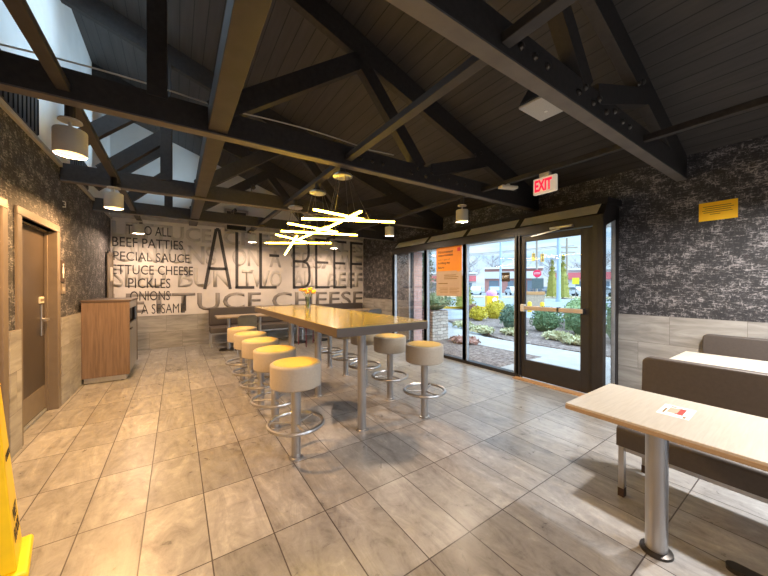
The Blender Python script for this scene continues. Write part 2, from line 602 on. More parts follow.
def text(body, name, mat, parent, origin, right, up, width, height, depth=0.002, bold=0.0, spacing=1.0, shear=0.0, world=True, lines=False):
    """lettering fitted to a width x height box whose lower left corner is origin"""
    cu = bpy.data.curves.new(name, 'FONT')
    cu.body = body
    cu.offset = bold
    cu.space_character = spacing
    cu.resolution_u = 3
    t = bpy.data.objects.new(name + '_tmp', cu)
    COL.objects.link(t)
    dg = bpy.context.evaluated_depsgraph_get()
    me = bpy.data.meshes.new_from_object(t.evaluated_get(dg))
    bpy.data.objects.remove(t)
    bpy.data.curves.remove(cu)
    xs = [v.co.x for v in me.vertices]
    ys = [v.co.y for v in me.vertices]
    x0, x1, y0, y1 = min(xs), max(xs), min(ys), max(ys)
    right, up = Vector(right), Vector(up)
    nrm = right.cross(up)
    bm = bmesh.new()
    bm.from_mesh(me)
    bpy.data.meshes.remove(me)
    o0 = Vector(origin)
    for v in bm.verts:
        a = (v.co.x - x0) / (x1 - x0) * width
        b = (v.co.y - y0) / (y1 - y0) * height
        v.co = o0 + right * a + up * b
    ext = bmesh.ops.extrude_face_region(bm, geom=bm.faces[:])
    for v in [g for g in ext['geom'] if isinstance(g, bmesh.types.BMVert)]:
        v.co += nrm * depth
    bmesh.ops.recalc_face_normals(bm, faces=bm.faces[:])
    m2 = bpy.data.meshes.new(name)
    bm.to_mesh(m2)
    bm.free()
    m2.materials.append(mat)
    o = bpy.data.objects.new(name, m2)
    COL.objects.link(o)
    if parent is not None:
        o.parent = parent
    return o

# ================================================================== SETTING
XL, XR, YB, YR = -1.14, 4.95, 8.5, -3.2
FX = 4.33                       # inner face of the storefront
FY0, FY1 = 1.62, 5.99           # storefront from / to
EAVE = 2.85
def ceil_z(x):
    return 2.93 + 0.35 * (XR - x)

o = MB().box(XL - 0.4, FX + 0.06, YR - 0.1, YB + 0.1, -0.15, 0.0).box(FX + 0.06, XR + 0.02, YR - 0.1, FY0, -0.15, 0.0).box(FX + 0.06, XR + 0.02, FY1, YB + 0.1, -0.15, 0.0).build('floor', M['floor'])
struct(o, 'grey beige stone look floor tiles laid in straight rows', 'floor')

# ceiling with an unseen skylight added to light the white upper left wall
SKX0, SKX1, SKY0, SKY1 = -1.10, -0.2, 3.05, 4.5
mb = MB()
def slab(x0, x1, y0, y1):
    mb.prism([(x0, ceil_z(x0)), (x1, ceil_z(x1)), (x1, ceil_z(x1) + 0.12), (x0, ceil_z(x0) + 0.12)], lambda a, b, t: (a, t, b), y0, y1)
slab(XL - 0.3, SKX0, YR - 0.1, YB + 0.2)
slab(SKX1, XR + 0.05, YR - 0.1, YB + 0.2)
slab(SKX0, SKX1, YR - 0.1, SKY0)
slab(SKX0, SKX1, SKY1, YB + 0.2)
o = mb.build('ceiling', M['ceiling'])
struct(o, 'sloping dark plank ceiling rising from the glass wall to the left', 'ceiling')

# back wall
o = MB().box(XL - 0.2, XR + 0.2, YB, YB + 0.15, 0, 5.3).build('wall_back', M['gable'])
struct(o, 'far end wall with white gable above the word mural', 'wall')
MB().box(XL, XR, YB - 0.014, YB, 0, 0.745).build('wainscot', M['tile_x'], o)
MB().box(XL, XR, YB - 0.05, YB, 2.85, 2.93).build('crown_moulding', M['crown'], o)
# left wall with openings for the two restroom doors
DA0, DA1, DAZ = 3.985, 4.985, 2.02
DB0, DB1 = 2.70, 3.655
mb = MB()
for y0, y1, z0, z1 in ((YR, DB0, 0, EAVE), (DB0, DB1, DAZ, EAVE), (DB1, DA0, 0, EAVE), (DA0, DA1, DAZ, EAVE), (DA1, YB, 0, EAVE)):
    mb.box(XL - 0.14, XL, y0, y1, z0, z1)
o = mb.build('wall_left', M['paper_y'])
struct(o, 'left wall of charcoal wallpaper over stone tile with doors', 'wall')
MB().box(XL - 0.14, XL - 0.0, YR, YB, EAVE, 5.3).build('upper_plaster', M['white'], o)
MB().box(XL - 0.002, XL + 0.03, YR, YB, EAVE - 0.045, EAVE).build('ledge_trim', M['crown'], o)
mb = MB()
for y0, y1 in ((YR, DB0 - 0.075), (DB1 + 0.075, DA0 - 0.03), (DA1 + 0.085, YB)):
    mb.box(XL, XL + 0.024, y0, y1, 0, 1.03)
mb.build('wainscot', M['tile_y'], o)
# the space behind the doors is closed off
MB().box(XL - 0.34, XL - 0.30, DB0 - 0.1, DA1 + 0.1, 0, 2.2).build('backing_panel', M['door_brown'], o)
# right wall
mb = MB()
mb.box(XR, XR + 0.2, YR, FY0 + 0.045, 0, 3.0)
mb.box(XR, XR + 0.2, FY1, YB, 0, 3.0)
mb.box(XR, XR + 0.2, FY0 + 0.045, FY1, 2.54, 3.0)
o = mb.build('wall_right', M['paper_y'])
struct(o, 'right wall of charcoal woven wallpaper around the glass storefront', 'wall')
MB().box(XR - 0.014, XR, YR, FY0 + 0.01, 0, 1.03).box(XR - 0.014, XR, FY1 + 0.02, YB - 0.015, 0, 1.03).build('wainscot', M['tile_y'], o)
M['pinkbrick'] = mat_brick('pink_painted_brick', 'X', (0.55, 0.33, 0.29), (0.47, 0.27, 0.24), (0.40, 0.31, 0.29), 0.21, 0.07, 0.008)
M['pinkbrick_y'] = mat_brick('pink_painted_brick_long', 'Y', (0.55, 0.33, 0.29), (0.47, 0.27, 0.24), (0.40, 0.31, 0.29), 0.21, 0.07, 0.008)
MB().box(XR + 0.03, XR + 0.30, FY1 - 0.01, FY1 + 0.1, -0.1, 2.9).build('brick_jamb', M['pinkbrick'], o)
MB().box(XR + 0.2, XR + 0.30, FY1 + 0.1, YB + 0.2, -0.1, 2.9).box(XR + 0.2, XR + 0.30, YR, FY0 + 0.01, -0.1, 2.9).build('brick_face', M['pinkbrick_y'], o)
# wall behind the camera with two unseen windows added to let in daylight
mb = MB()
for x0, x1, z0, z1 in ((XL - 0.2, -0.7, 0, 5.3), (-0.7, XR + 0.2, 0, 1.0), (-0.7, XR + 0.2, 2.1, 5.3), (0.6, 3.0, 1.0, 2.1), (4.3, XR + 0.2, 1.0, 2.1)):
    mb.box(x0, x1, YR - 0.15, YR, z0, z1)
o = mb.build('wall_rear', M['paper_x'])
struct(o, 'wall behind the camera with two wide windows added for daylight', 'wall')

# ---- storefront -------------------------------------------------------------
MUL = [FY0, 2.745, 3.785, 4.84, FY1]
HB, HT = 2.165, 2.29
o = MB().box(FX, FX + 0.11, FY0 - 0.02, FY1 + 0.03, HB, HT).build('trim_1', M['frame'])
struct(o, 'dark bronze header running over the glass storefront', 'header')
# sloped closure above the header: off-white panels between dark ribs
SX, SZ = FX + 0.17, HT + 0.16
def slope(t):
    return (FX + 0.02 + (SX - FX - 0.02) * t, HT + (SZ - HT) * t)
mb = MB()
mb.prism([(FX + 0.02, HT), (FX + 0.05, HT), (SX + 0.03, SZ), (XR, SZ + 0.02), (XR, SZ + 0.10), (SX, SZ + 0.08), (SX - 0.015, SZ)], lambda a, b, t: (a, t, b), FY0 - 0.02, FY1 + 0.03)
so = mb.build('sloped_cap', M['frame'], o)
for i in range(4):
    y0, y1 = MUL[i] + 0.045, MUL[i + 1] - 0.045
    m2 = MB()
    (x0, z0), (x1, z1) = slope(0.06), slope(0.93)
    m2.face([(x0 - 0.012, y0, z0 + 0.012), (x0 - 0.012, y1, z0 + 0.012), (x1 - 0.012, y1, z1 + 0.012), (x1 - 0.012, y0, z1 + 0.012)])
    bmesh.ops.solidify(m2.bm, geom=m2.bm.faces[:], thickness=-0.006)
    m2.build('soffit_panel', M['soffit'], o)
# outside eave above the glass
MB().box(FX + 0.11, XR + 0.35, FY0 + 0.04, FY1 - 0.02, 2.27, 2.36).build('outer_soffit', M['soffit'], o)
o2 = MB().box(FX - 0.005, FX + 0.11, MUL[1] - 0.02, FY1 + 0.03, 0, 0.055).build('trim_2', M['frame'])
struct(o2, 'low dark bronze sill under the fixed panes', 'sill')
o2 = MB().box(FX - 0.10, FX + 0.02, FY0 - 0.02, MUL[1], 0, 0.014).build('trim_3', M['threshold'])
struct(o2, 'wooden threshold strip at the glass exit door', 'threshold')

def pane(n, y0, y1, label):
    w = thing('window_%d' % n, label, 'window', (FX + 0.05, (y0 + y1) / 2, 0))
    w['kind'] = 'structure'
    h = (y1 - y0) / 2
    f = MB()
    f.box(-0.05, 0.06, -h - 0.03, -h + 0.03, 0.05, HB).box(-0.05, 0.06, h - 0.03, h + 0.03, 0.05, HB)
    f.build('window_frame', M['frame'], w)
    g = MB()
    g.box(-0.03, 0.03, -h + 0.03, -h + 0.05, 0.055, HB).box(-0.03, 0.03, h - 0.05, h - 0.03, 0.055, HB)
    g.build('glazing_stop', M['stop_alu'], w)
    MB().box(-0.003, 0.003, -h + 0.03, h - 0.03, 0.055, HB).build('window_glass', M['glass'], w)
    return w
pane(1, MUL[3], MUL[4], 'narrow glass pane nearest the far corner of the room')
pane(2, MUL[2], MUL[3], 'glass pane carrying the orange and tan poster')
pane(3, MUL[1], MUL[2], 'glass pane with small brown plate beside the exit door')
# side returns of the storefront
for n, yy, lab in ((4, FY0, 'tall narrow side light right of the exit door'), (5, FY1, 'side light at the far end of the storefront')):
    w = thing('window_%d' % n, lab, 'window', (FX, yy, 0))
    w['kind'] = 'structure'
    if n == 4:
        w.rotation_euler = (0, 0, R(4.0))
    f = MB()
    xa = 0.11
    f.box(XR - FX - 0.10, XR - FX, -0.03, 0.03, 0, HT + 0.14).box(xa, XR - FX, -0.03, 0.03, 0, 0.06).box(0.0, 0.11, -0.03, 0.03, 0, HB)
    f.prism([(0.0, HB), (xa, HB), (XR - FX, HB + 0.16), (XR - FX, HT + 0.25), (0.17, HT + 0.16), (0.02, HT)], lambda a, b, t: (a, t, b), -0.03, 0.03)
    f.build('window_frame', M['frame'], w)
    MB().box(XR - FX - 0.125, XR - FX - 0.10, -0.02, 0.02, 0.06, HB + 0.12).build('glazing_stop', M['stop_alu'], w)
    MB().box(xa, XR - FX - 0.1, -0.003, 0.003, 0.06, HB + 0.02).build('window_glass', M['glass'], w)

# exit door
d = thing('door_1', 'glass exit door in a wide dark bronze frame', 'door', (FX + 0.05, 0, 0))
d['kind'] = 'structure'
f = MB()
f.box(-0.05, 0.06, FY0 - 0.02, FY0 + 0.085, 0.0, HB).box(-0.05, 0.06, MUL[1] - 0.055, MUL[1] + 0.0, 0.0, HB)
f.build('door_frame', M['frame'], d)
f = MB()
L0, L1 = FY0 + 0.09, MUL[1] - 0.06
f.box(-0.022, 0.022, L0, 1.855, 0.02, HB - 0.01).box(-0.022, 0.022, 2.622, L1, 0.02, HB - 0.01)
f.box(-0.022, 0.022, 1.855, 2.622, 0.02, 0.29).box(-0.022, 0.022, 1.855, 2.622, 2.07, HB - 0.01)
leaf = f.build('door_leaf', M['frame'], d, bevel=0.004)
MB().box(-0.004, 0.004, 1.855, 2.622, 0.29, 2.07).build('door_glass', M['glass'], d)
pb = MB()
pb.box(-0.085, -0.045, 1.80, 2.60, 1.045, 1.105)
pbo = pb.build('push_bar', M['pushbar'], d, bevel=0.008)
MB().box(-0.09, -0.022, 2.60, 2.66, 1.02, 1.13).build('bar_end', M['sign_white'], pbo, bevel=0.01)
MB().box(-0.088, -0.022, 2.10, 2.125, 1.04, 1.11).box(-0.08, -0.022, 1.80, 1.83, 1.04, 1.11).build('bar_bracket', M['black'], pbo)
MB().box(-0.10, -0.052, 1.92, 2.22, 2.185, 2.215).build('door_closer', M['steel'], d, bevel=0.006)
MB().bar((-0.07, 2.10, 2.178), (-0.03, 2.52, 2.135), 0.02, 0.012).build('closer_arm', M['steel'], d)

# ---- left wall doors -----------------------------------------------------------
def restroom_door(n, y0, y1, label, handle=True):
    w = thing('door_%d' % n, label, 'door', (XL, y0, 0))
    w['kind'] = 'structure'
    L = y1 - y0
    c = MB()
    c.box(-0.13, 0.02, -0.075, 0.02, 0, DAZ).box(-0.13, 0.02, L - 0.02, L + 0.075, 0, DAZ).box(-0.13, 0.02, -0.075, L + 0.075, DAZ, DAZ + 0.075)
    c.build('door_frame', M['casing'], w, bevel=0.006)
    MB().box(-0.085, -0.06, L - 0.04, L - 0.02, 0, DAZ).box(-0.085, -0.06, 0.02, L - 0.02, DAZ - 0.02, DAZ).build('door_stop', M['casing'], w)
    MB().box(-0.125, -0.088, 0.022, L - 0.022, 0.012, DAZ - 0.004).build('door_leaf', M['door_brown'], w)
    MB().box(-0.088, -0.084, 0.04, L - 0.04, 0.05, 0.30).build('kick_plate', M['casing'], w)
    MB().box(-0.088, -0.070, 0.03, L - 0.03, 0.012, 0.035).build('door_sweep', M['stop_alu'], w)
    if handle:
        p = MB().box(-0.088, -0.076, L - 0.15, L - 0.105, 0.86, 1.20).build('handle_plate', M['steel'], w, bevel=0.004)
        MB().cyl((-0.076, L - 0.128, 1.04), (-0.03, L - 0.128, 1.04), 0.012).bar((-0.03, L - 0.12, 1.04), (-0.03, L - 0.25, 1.035), 0.018, 0.022).build('lever', M['steel'], p)
        MB().box(-0.088, -0.074, L - 0.21, L - 0.075, 1.215, 1.285).build('occupied_latch', M['sign_white'], w, bevel=0.004)
        MB().box(-0.0745, -0.072, L - 0.195, L - 0.09, 1.235, 1.265).build('latch_window', M['casing'], w)
    return w
restroom_door(2, DA0, DA1, 'brown restroom door with lever handle on the left wall')
restroom_door(3, DB0, DB1, 'brown door at the left edge of the view', False)
w = thing('door_4', 'narrow tan door panel in the far left corner behind the waste bin', 'door', (XL, 7.86, 0))
w['kind'] = 'structure'
MB().box(0.024, 0.05, 0, 0.06, 0, 2.08).box(0.024, 0.05, 0.53, 0.58, 0, 2.08).box(0.024, 0.05, 0.0, 0.58, 2.02, 2.08).build('door_frame', M['casing'], w, bevel=0.004)
MB().box(0.024, 0.038, 0.06, 0.53, 0.02, 2.02).build('door_leaf', M['casing'], w)
MB().box(0.038, 0.075, 0.22, 0.30, 1.50, 1.78).build('wall_phone', M['sign_white'], w, bevel=0.01)

# ---- mural -----------------------------------------------------------------------
mur = thing('wall_mural', 'pale wall mural of large charcoal and grey burger recipe words', 'mural', (XL, YB - 0.014, 0.745))
MO = Vector((XL, YB - 0.014, 0.745))
MB().box(0.0, XR - XL, -0.008, 0.014, 0.0, 2.105).build('mural_board', M['mural'], mur)
def mtext(body, name, mat, x0, x1, z0, z1, lay, bold=0.0):
    return text(body, name, mat, mur, Vector((x0, YB - 0.0225, z0)) - MO, (1, 0, 0), (0, 0, 1), x1 - x0, z1 - z0, 0.0012 * lay, bold)
PALE = [(2.44, 2.78, (('LETTUCE', -1.12, 0.70), ('CHEESE', 0.95, 2.85), ('PICKLES', 3.02, 4.92))),
        (1.915, 2.36, (('ONIONS', -1.12, 0.80), ('ON', 1.15, 1.80), ('A', 2.05, 2.36), ('SESA', 2.62, 4.02), ('M', 4.06, 4.52), ('E', 4.60, 4.92))),
        (1.375, 1.83, (('SEED', -1.12, -0.20), ('BUN', 0.02, 1.12), ('TWO', 1.37, 2.38), ('ALL', 2.68, 3.42), ('BEEF', 3.72, 4.92)))]
for z0, z1, ws in PALE:
    for b_, x0, x1 in ws:
        if b_ == 'M':            # the wide letter is set as a turned W
            text('W', 'pale_word', M['ink_pale'], mur, Vector((x1, YB - 0.0225, z1)) - MO, (-1, 0, 0), (0, 0, -1), x1 - x0, z1 - z0, 0.0012, 0.030)
        else:
            mtext(b_, 'pale_word', M['ink_pale'], x0, x1, z0, z1, 1, 0.030)
mtext('L', 'grey_word', M['ink_mid'], -1.12, -0.98, 0.825, 1.245, 2, 0.012)
mtext('ETT', 'grey_word', M['ink_mid'], -0.90, 0.36, 0.825, 1.245, 2, 0.012)
mtext('UCE', 'grey_word', M['ink_mid'], 0.40, 1.84, 0.82, 1.245, 2, 0.012)
mtext('CHEESE', 'grey_word', M['ink_mid'], 2.12, 4.93, 0.79, 1.24, 2, 0.012)
for b_, x0, x1, z0, z1 in (('TWO ALL', -0.89, -0.10, 2.52, 2.725), ('BEEF PATTIES', -1.115, 0.126, 2.24, 2.445), ('PECIAL SAUCE', -1.10, 0.25, 1.945, 2.14), ('ETTUCE CHEESE', -1.125, 0.315, 1.655, 1.86), ('PICKLES', -0.86, -0.12, 1.36, 1.575), ('ONIONS', -0.83, -0.13, 1.085, 1.295), ('ON A SESAM', -0.98, 0.04, 0.79, 1.005), ('E', 0.075, 0.155, 0.79, 1.005)):
    mtext(b_, 'thin_word_line', M['ink_dark'], x0, x1, z0, z1, 3, -0.006 if 'M' in b_ else 0.002)
# giant thin letters drawn as strokes
SW = 0.070
Z0, Z1 = 1.335, 2.79
def strokes(name, bars):
    m_ = MB()
    for pts in bars:
        for (xa, za), (xb, zb) in zip(pts, pts[1:]):
            dx, dz = xb - xa, zb - za
            l = math.hypot(dx, dz)
            ex, ez = dx / l * 0.006, dz / l * 0.006
            m_.bar((xa - ex - MO.x, YB - 0.0245 - MO.y, za - ez - MO.z), (xb + ex - MO.x, YB - 0.0245 - MO.y, zb + ez - MO.z), 0.004, SW, up=(-dz / l, 0, dx / l))
    return m_.build(name, M['ink_dark'], mur)
h = SW / 2
strokes('giant_letter', [[(0.555, Z0), (0.80, Z1), (0.86, Z1), (1.105, Z0)], [(0.64, 1.83), (1.02, 1.83)]])
strokes('giant_letter', [[(1.258, Z1), (1.258, Z0 + h)], [(1.227, Z0 + h), (1.666, Z0 + h)]])
strokes('giant_letter', [[(1.828, Z1), (1.828, Z0 + h)], [(1.797, Z0 + h), (2.234, Z0 + h)]])
strokes('giant_letter', [[(2.055, 2.225), (2.30, 2.225)]])
ar = [(2.71, Z0 + h), (2.98, Z0 + h), (3.09, Z0 + 0.08), (3.15, Z0 + 0.19), (3.165, 1.70), (3.15, 1.95), (3.09, 2.06), (2.98, 2.10), (2.71, 2.10)]
br_ = [(2.98, 2.10), (3.08, 2.15), (3.13, 2.26), (3.14, 2.45), (3.12, 2.63), (3.06, 2.72), (2.96, Z1 - h), (2.71, Z1 - h)]
strokes('giant_letter', [[(2.71, Z0), (2.71, Z1)], ar, br_])
for xa, xb in ((3.366, 3.78), (3.94, 4.344)):
    strokes('giant_letter', [[(xa, Z0), (xa, Z1)], [(xa, Z0 + h), (xb, Z0 + h)], [(xa, 2.10), (xb - 0.04, 2.10)], [(xa, Z1 - h), (xb, Z1 - h)]])
strokes('giant_letter', [[(4.51, Z0), (4.51, Z1)], [(4.51, 2.10), (4.90, 2.10)], [(4.51, Z1 - h), (4.93, Z1 - h)]])

# ---- gable vent -----------------------------------------------------------------
v = thing('wall_vent', 'dark framed vent opening high on the far gable wall', 'vent', (1.25, YB, 2.765))
MB().box(-0.27, -0.22, -0.06, 0, 0.0, 0.56).box(0.22, 0.27, -0.06, 0, 0.0, 0.56).box(-0.27, 0.27, -0.06, 0, 0.50, 0.56).box(-0.27, 0.27, -0.06, 0, 0.0, 0.05).build('vent_frame', M['crown'], v)
m_ = MB()
m_.box(-0.22, 0.22, -0.054, 0, 0.05, 0.50)
for k in range(7):
    m_.bar((-0.22, -0.057, 0.08 + k * 0.06), (0.22, -0.057, 0.08 + k * 0.06), 0.008, 0.006, up=(0, 0.5, 0.8))
m_.build('louvers', M['black'], v)

# ---- dark louver boxes on the left ledge -----------------------------------------------
for y0, y1, lab in ((2.2, 4.33, 'dark grey louvered box on the left ledge nearest the camera'), (5.55, 6.35, 'dark grey louvered box on the left ledge farther back')):
    v = thing('louver_box', lab, 'vent box', (XL + 0.003, y0, EAVE + 0.002), 0, 'louver boxes on the ledge')
    m_ = MB()
    m_.box(0.0, 0.03, 0, y1 - y0, 0.0, 0.36)
    m_.build('box_body', M['louver'], v)
    m_ = MB()
    k = 0.05
    while k < y1 - y0:
        m_.box(0.03, 0.038, k, k + 0.012, 0.01, 0.35)
        k += 0.09
    m_.build('slats', M['black'], v)

# ================================================================== ROOF TIMBERS
CZ0, CZ1 = 2.66, 2.86        # bottom chord
def truss(yr, yl, label, left_brace, bolts):
    t = thing('roof_truss', label, 'roof truss', (0, 0, 0))
    ang = math.atan2(-(yl - yr), XR - XL)
    t.location = (XR, yr, 0)
    t.rotation_euler = (0, 0, ang)
    x = lambda X: X - XR            # local x
    TW = 0.085
    MB().box(x(XL + 0.002), x(XR - 0.002), 0, TW, CZ0, CZ1).build('bottom_chord', M['beam'], t, bevel=0.004)
    MB().box(x(XL + 0.004), x(XR - 0.004), -0.004, TW + 0.004, CZ0 - 0.012, CZ0).build('bounce_strip', M['bounce_strip'], t)  # strip under the chord, coloured lighter as if lit from below
    dep = 0.27
    m_ = MB()
    m_.prism([(x(XL + 0.002), ceil_z(XL) - dep), (x(XR - 0.05), ceil_z(XR - 0.05) - dep), (x(XR - 0.002), ceil_z(XR) - dep + 0.02), (x(XR - 0.002), ceil_z(XR) - 0.004), (x(XL + 0.002), ceil_z(XL) - 0.004)], lambda a, b, tt: (a, tt, b), 0.0, TW)
    m_.build('rafter', M['beam'], t, bevel=0.004)
    def stick(name, p0, p1, w=0.085, hgt=0.15):
        return MB().bar((x(p0[0]), TW / 2, p0[1]), (x(p1[0]), TW / 2, p1[1]), hgt, w, up=(0, 1, 0)).build(name, M['beam'], t, bevel=0.003)
    stick('king_post', (-0.12, CZ1 - 0.03), (-0.12, ceil_z(-0.12) - dep + 0.08), 0.10, 0.125)
    stick('web_member', (0.25, CZ1 - 0.03), (1.62, ceil_z(1.62) - dep - 0.02), 0.10, 0.17)
    stick('web_member', (1.58, ceil_z(1.58) - dep + 0.03), (2.46, CZ1 - 0.02), 0.10, 0.15)
    stick('web_member', (2.62, CZ1 - 0.02), (3.62, ceil_z(3.62) - dep + 0.04), 0.10, 0.15)
    if left_brace:
        stick('web_member', (-0.78, CZ1 - 0.03), (-0.14, 3.44), 0.09, 0.15)
        stick('web_member', (-1.13, 3.05), (-0.16, 3.95), 0.09, 0.17)
    if bolts:
        for X_, Z_ in [(2.30, 2.74), (2.40, 2.81), (2.52, 2.74), (2.62, 2.80), (2.74, 2.74), (2.90, 2.80), (3.40, 3.20), (3.52, 3.26), (1.50, 2.76), (1.62, 2.76), (1.76, 2.76), (1.90, 2.76), (3.05, 2.76), (3.20, 2.76)]:
            MB().lathe([(0, -0.022), (0.016, -0.020), (0.024, -0.006), (0.024, 0.0)], (x(X_), 0, Z_), 8, 'Y').build('bolt', M['bolt'], t)
    return t
truss(0.97, 1.035, 'dark timber roof truss nearest the camera with loudspeaker on it', False, True)
truss(2.74, 2.90, 'dark timber roof truss over the near end of the long table', False, True)
truss(4.92, 5.12, 'dark timber roof truss over the far end of the long table', True, True)
truss(6.80, 6.82, 'dark timber roof truss nearest the mural wall', True, False)

TR = [(0.97, 1.035), (2.74, 2.90), (4.92, 5.12), (6.80, 6.82)]
def gaps(X, y0, y1, pad=0.004):
    """runs of a lengthwise member between the trusses it is cut against"""
    out, y = [], y0
    for yr, yl in TR:
        c = yr + (XR - X) * (yl - yr) / (XR - XL)
        if y0 < c < y1:
            out.append((y, c - pad))
            y = c + 0.085 + pad
    out.append((y, y1))
    return out
WHERE = ['behind and above the camera', 'between the nearest two trusses', 'between the second and third trusses', 'between the third and fourth trusses', 'beyond the last truss by the mural']
for name, X, w, z0, z1, mat, lab, cat, (ya, yb) in (
        ('ceiling_beam', 0.285, 0.14, 2.672, 2.85, 'beam_brown', 'wide brown beam left of the light bars, %s', 'beam', (-0.4, 7.6)),
        ('conduit_rail', -0.62, 0.07, 2.70, 2.755, 'beam_brown', 'thin brown lamp rail along the left wall, %s', 'rail', (-2.6, 8.1)),
        ('light_rail', 1.475, 0.075, 2.70, 2.755, 'beam_brown', 'thin rail above the long table, %s', 'rail', (-3.1, 8.1)),
        ('lamp_rail', 3.55, 0.06, 2.72, 2.775, 'beam', 'dark rail above the right stools, %s', 'rail', (-3.1, 8.1))):
    for k, (a, b) in enumerate(gaps(X, ya, yb)):
        b_ = MB().box(-w / 2, w / 2, 0, b - a, 0, z1 - z0).build(name, M[mat], None, bevel=0.004, loc=(X, a, z0))
        tag(b_, lab % WHERE[k], cat)
# drooping cable along the second truss
pts = []
for i in range(41):
    s = i / 40
    X_ = -1.05 + s * 3.1
    pts.append((X_, 2.905 - (X_ + 1.14) * 0.0263, 2.885 + 0.03 * abs(math.sin(s * 7.0)) - 0.01 * s))
b_ = MB().tube(pts, 0.006, 6).build('loose_cable', M['cable'], None, smooth=True)
tag(b_, 'pale loose cable lying along the second roof truss', 'cable')

# ================================================================== LAMPS
def area_lamp(name, parent, loc, size, power, color):
    l = bpy.data.lights.new(name, 'AREA')
    l.shape = 'DISK'
    l.size = size
    l.energy = power
    l.color = color
    o = bpy.data.objects.new(name, l)
    COL.objects.link(o)
    o.parent = parent
    o.location = loc
    return o

def make_can():
    t = thing('lamp_can', 'x', 'lamp')
    MB().lathe([(0, 0.245), (0.062, 0.245), (0.066, 0.233), (0, 0.231)]).build('canopy', M['can'], t, smooth=True)
    MB().cyl((0, 0, 0.168), (0, 0, 0.235), 0.010, 10).build('stem', M['can'], t)
    MB().lathe([(0, 0.172), (0.086, 0.172), (0.091, 0.164), (0.091, 0.0), (0.084, 0.0), (0.084, 0.160), (0, 0.164)]).build('lamp_shade', M['can'], t, smooth=True)
    MB().lathe([(0, 0.022), (0.0835, 0.022), (0.0835, 0.016), (0, 0.016)]).build('diffuser', M['lamp_glow'], t)
    area_lamp('bulb', t, (0, 0, 0.010), 0.15, LAMP_CAN, (1.0, 0.66, 0.34))
    return t
can0 = make_can()
RZ = 2.70
CANS = [(-0.62, 3.04, 2.330, RZ, 'white lamp can nearest the camera on the left rail'),
        (-0.62, 4.84, 2.335, RZ, 'middle white lamp can on the left rail'),
        (-0.62, 7.70, 2.44, RZ, 'white lamp can over the thin mural words at left'),
        (1.475, 7.70, 2.44, RZ, 'white lamp can in front of the giant mural letter L'),
        (3.57, 7.70, 2.44, RZ, 'white lamp can in front of the giant mural letter E'),
        (3.55, 5.03, 2.42, 2.72, 'white lamp can hanging over the far end of the storefront'),
        (3.55, 3.14, 2.37, 2.72, 'white lamp can hanging in front of the poster window'),
        (3.55, 0.10, 2.37, 2.72, 'white lamp can over the booth by the right wall'),
        (-0.62, 0.6, 2.30, RZ, 'unseen white lamp can added on the left rail beside the camera'),  # this can and the next are unseen, added for fill light
        (-0.62, -1.6, 2.30, RZ, 'unseen white lamp can added on the left rail behind the camera')]
REAR_FILL = [(1.475, -1.2, 2.35, 'unseen white lamp can added behind the camera on the middle rail, nearer one'),  # unseen cans added behind the camera as fill light
        (3.55, -1.5, 2.35, 'unseen white lamp can added behind the camera on the right rail, nearer one'),
        (1.475, -2.6, 2.35, 'unseen white lamp can added by the rear windows on the middle rail'),
        (3.55, -2.7, 2.35, 'unseen white lamp can added by the rear windows on the right rail')]
for i, (x, y, z, top, lab) in enumerate(CANS + [(x, y, z, 2.70, lab) for x, y, z, lab in REAR_FILL]):
    o = can0 if i == 0 else copy_tree(can0)
    o.location = (x, y, z)
    o['label'] = lab
    o['group'] = 'white pendant lamp cans'
    pw, colr = (LAMP_CAN * (1.2 if y > 2 else 0.5), (1.0, 0.55, 0.22)) if x < 0 and y < 7 else (LAMP_CAN * 0.50, (1.0, 0.70, 0.48)) if y > 7 else (LAMP_CAN * 0.35, (1.0, 0.80, 0.60)) if y > 1 else (LAMP_CAN * 1.5, (1.0, 0.92, 0.84)) if x > 0 else (LAMP_CAN, (1.0, 0.70, 0.42))
    if i >= len(CANS):
        pw, colr = (LAMP_REAR_FILL * 1.25, (0.78, 0.89, 1.0)) if x > 3 else (LAMP_REAR_FILL * 0.8, (1.0, 0.96, 0.92))
    MB().cyl((0, 0, 0.24), (0, 0, top - z - 0.001), 0.03 if i < 3 else 0.012, 10).build('mount_rod', M['beam'], o)
    for ch in o.children:
        if ch.type == 'LIGHT':
            ch.data = ch.data.copy()
            ch.data.energy = pw
            ch.data.color = colr

# light bar fixtures over the table
def fixture(cx, cy, bars, label):
    t = thing('light_bar_chandelier', label, 'ceiling light', (cx, cy, 2.60), 0, 'yellow light bar clusters')
    MB().lathe([(0, 0.0), (0.10, 0.0), (0.105, -0.008), (0.105, -0.022), (0.09, -0.028), (0, -0.028)]).build('canopy', M['steel'], t, smooth=True)
    MB().cyl((0, 0, 0), (0, 0, 0.0995), 0.03, 12).build('mount_rod', M['beam_brown'], t)
    for (a, b) in bars:
        A = Vector(a) - Vector((cx, cy, 2.60))
        B = Vector(b) - Vector((cx, cy, 2.60))
        bo = MB().bar(A, B, 0.019, 0.016).build('light_bar', M['led'], t)
        up = Vector((0, 0, 0.014))
        MB().bar(A + up, B + up, 0.028, 0.012).build('bar_housing', M['bar_edge'], bo)
        for s in (0.28, 0.72):
            P = A + (B - A) * s + up
            q = Vector((P.x, P.y, 0)).normalized() * 0.07
            MB().cyl((q.x, q.y, -0.026), P, 0.0022, 6).build('suspension_wire', M['wire'], bo)
    return t
k1, k2, k3 = 1.22, 1.15, 1.18
fixture(1.485, 2.98, [((1.08, 2.78, 2.13), (1.76, 2.87, 2.12)), ((1.055, 3.05, 2.09), (1.94, 2.655, 2.09)), ((1.448, 2.52, 2.11), (1.534, 3.60, 2.11))],
        'cluster of three yellow light bars nearest the camera')
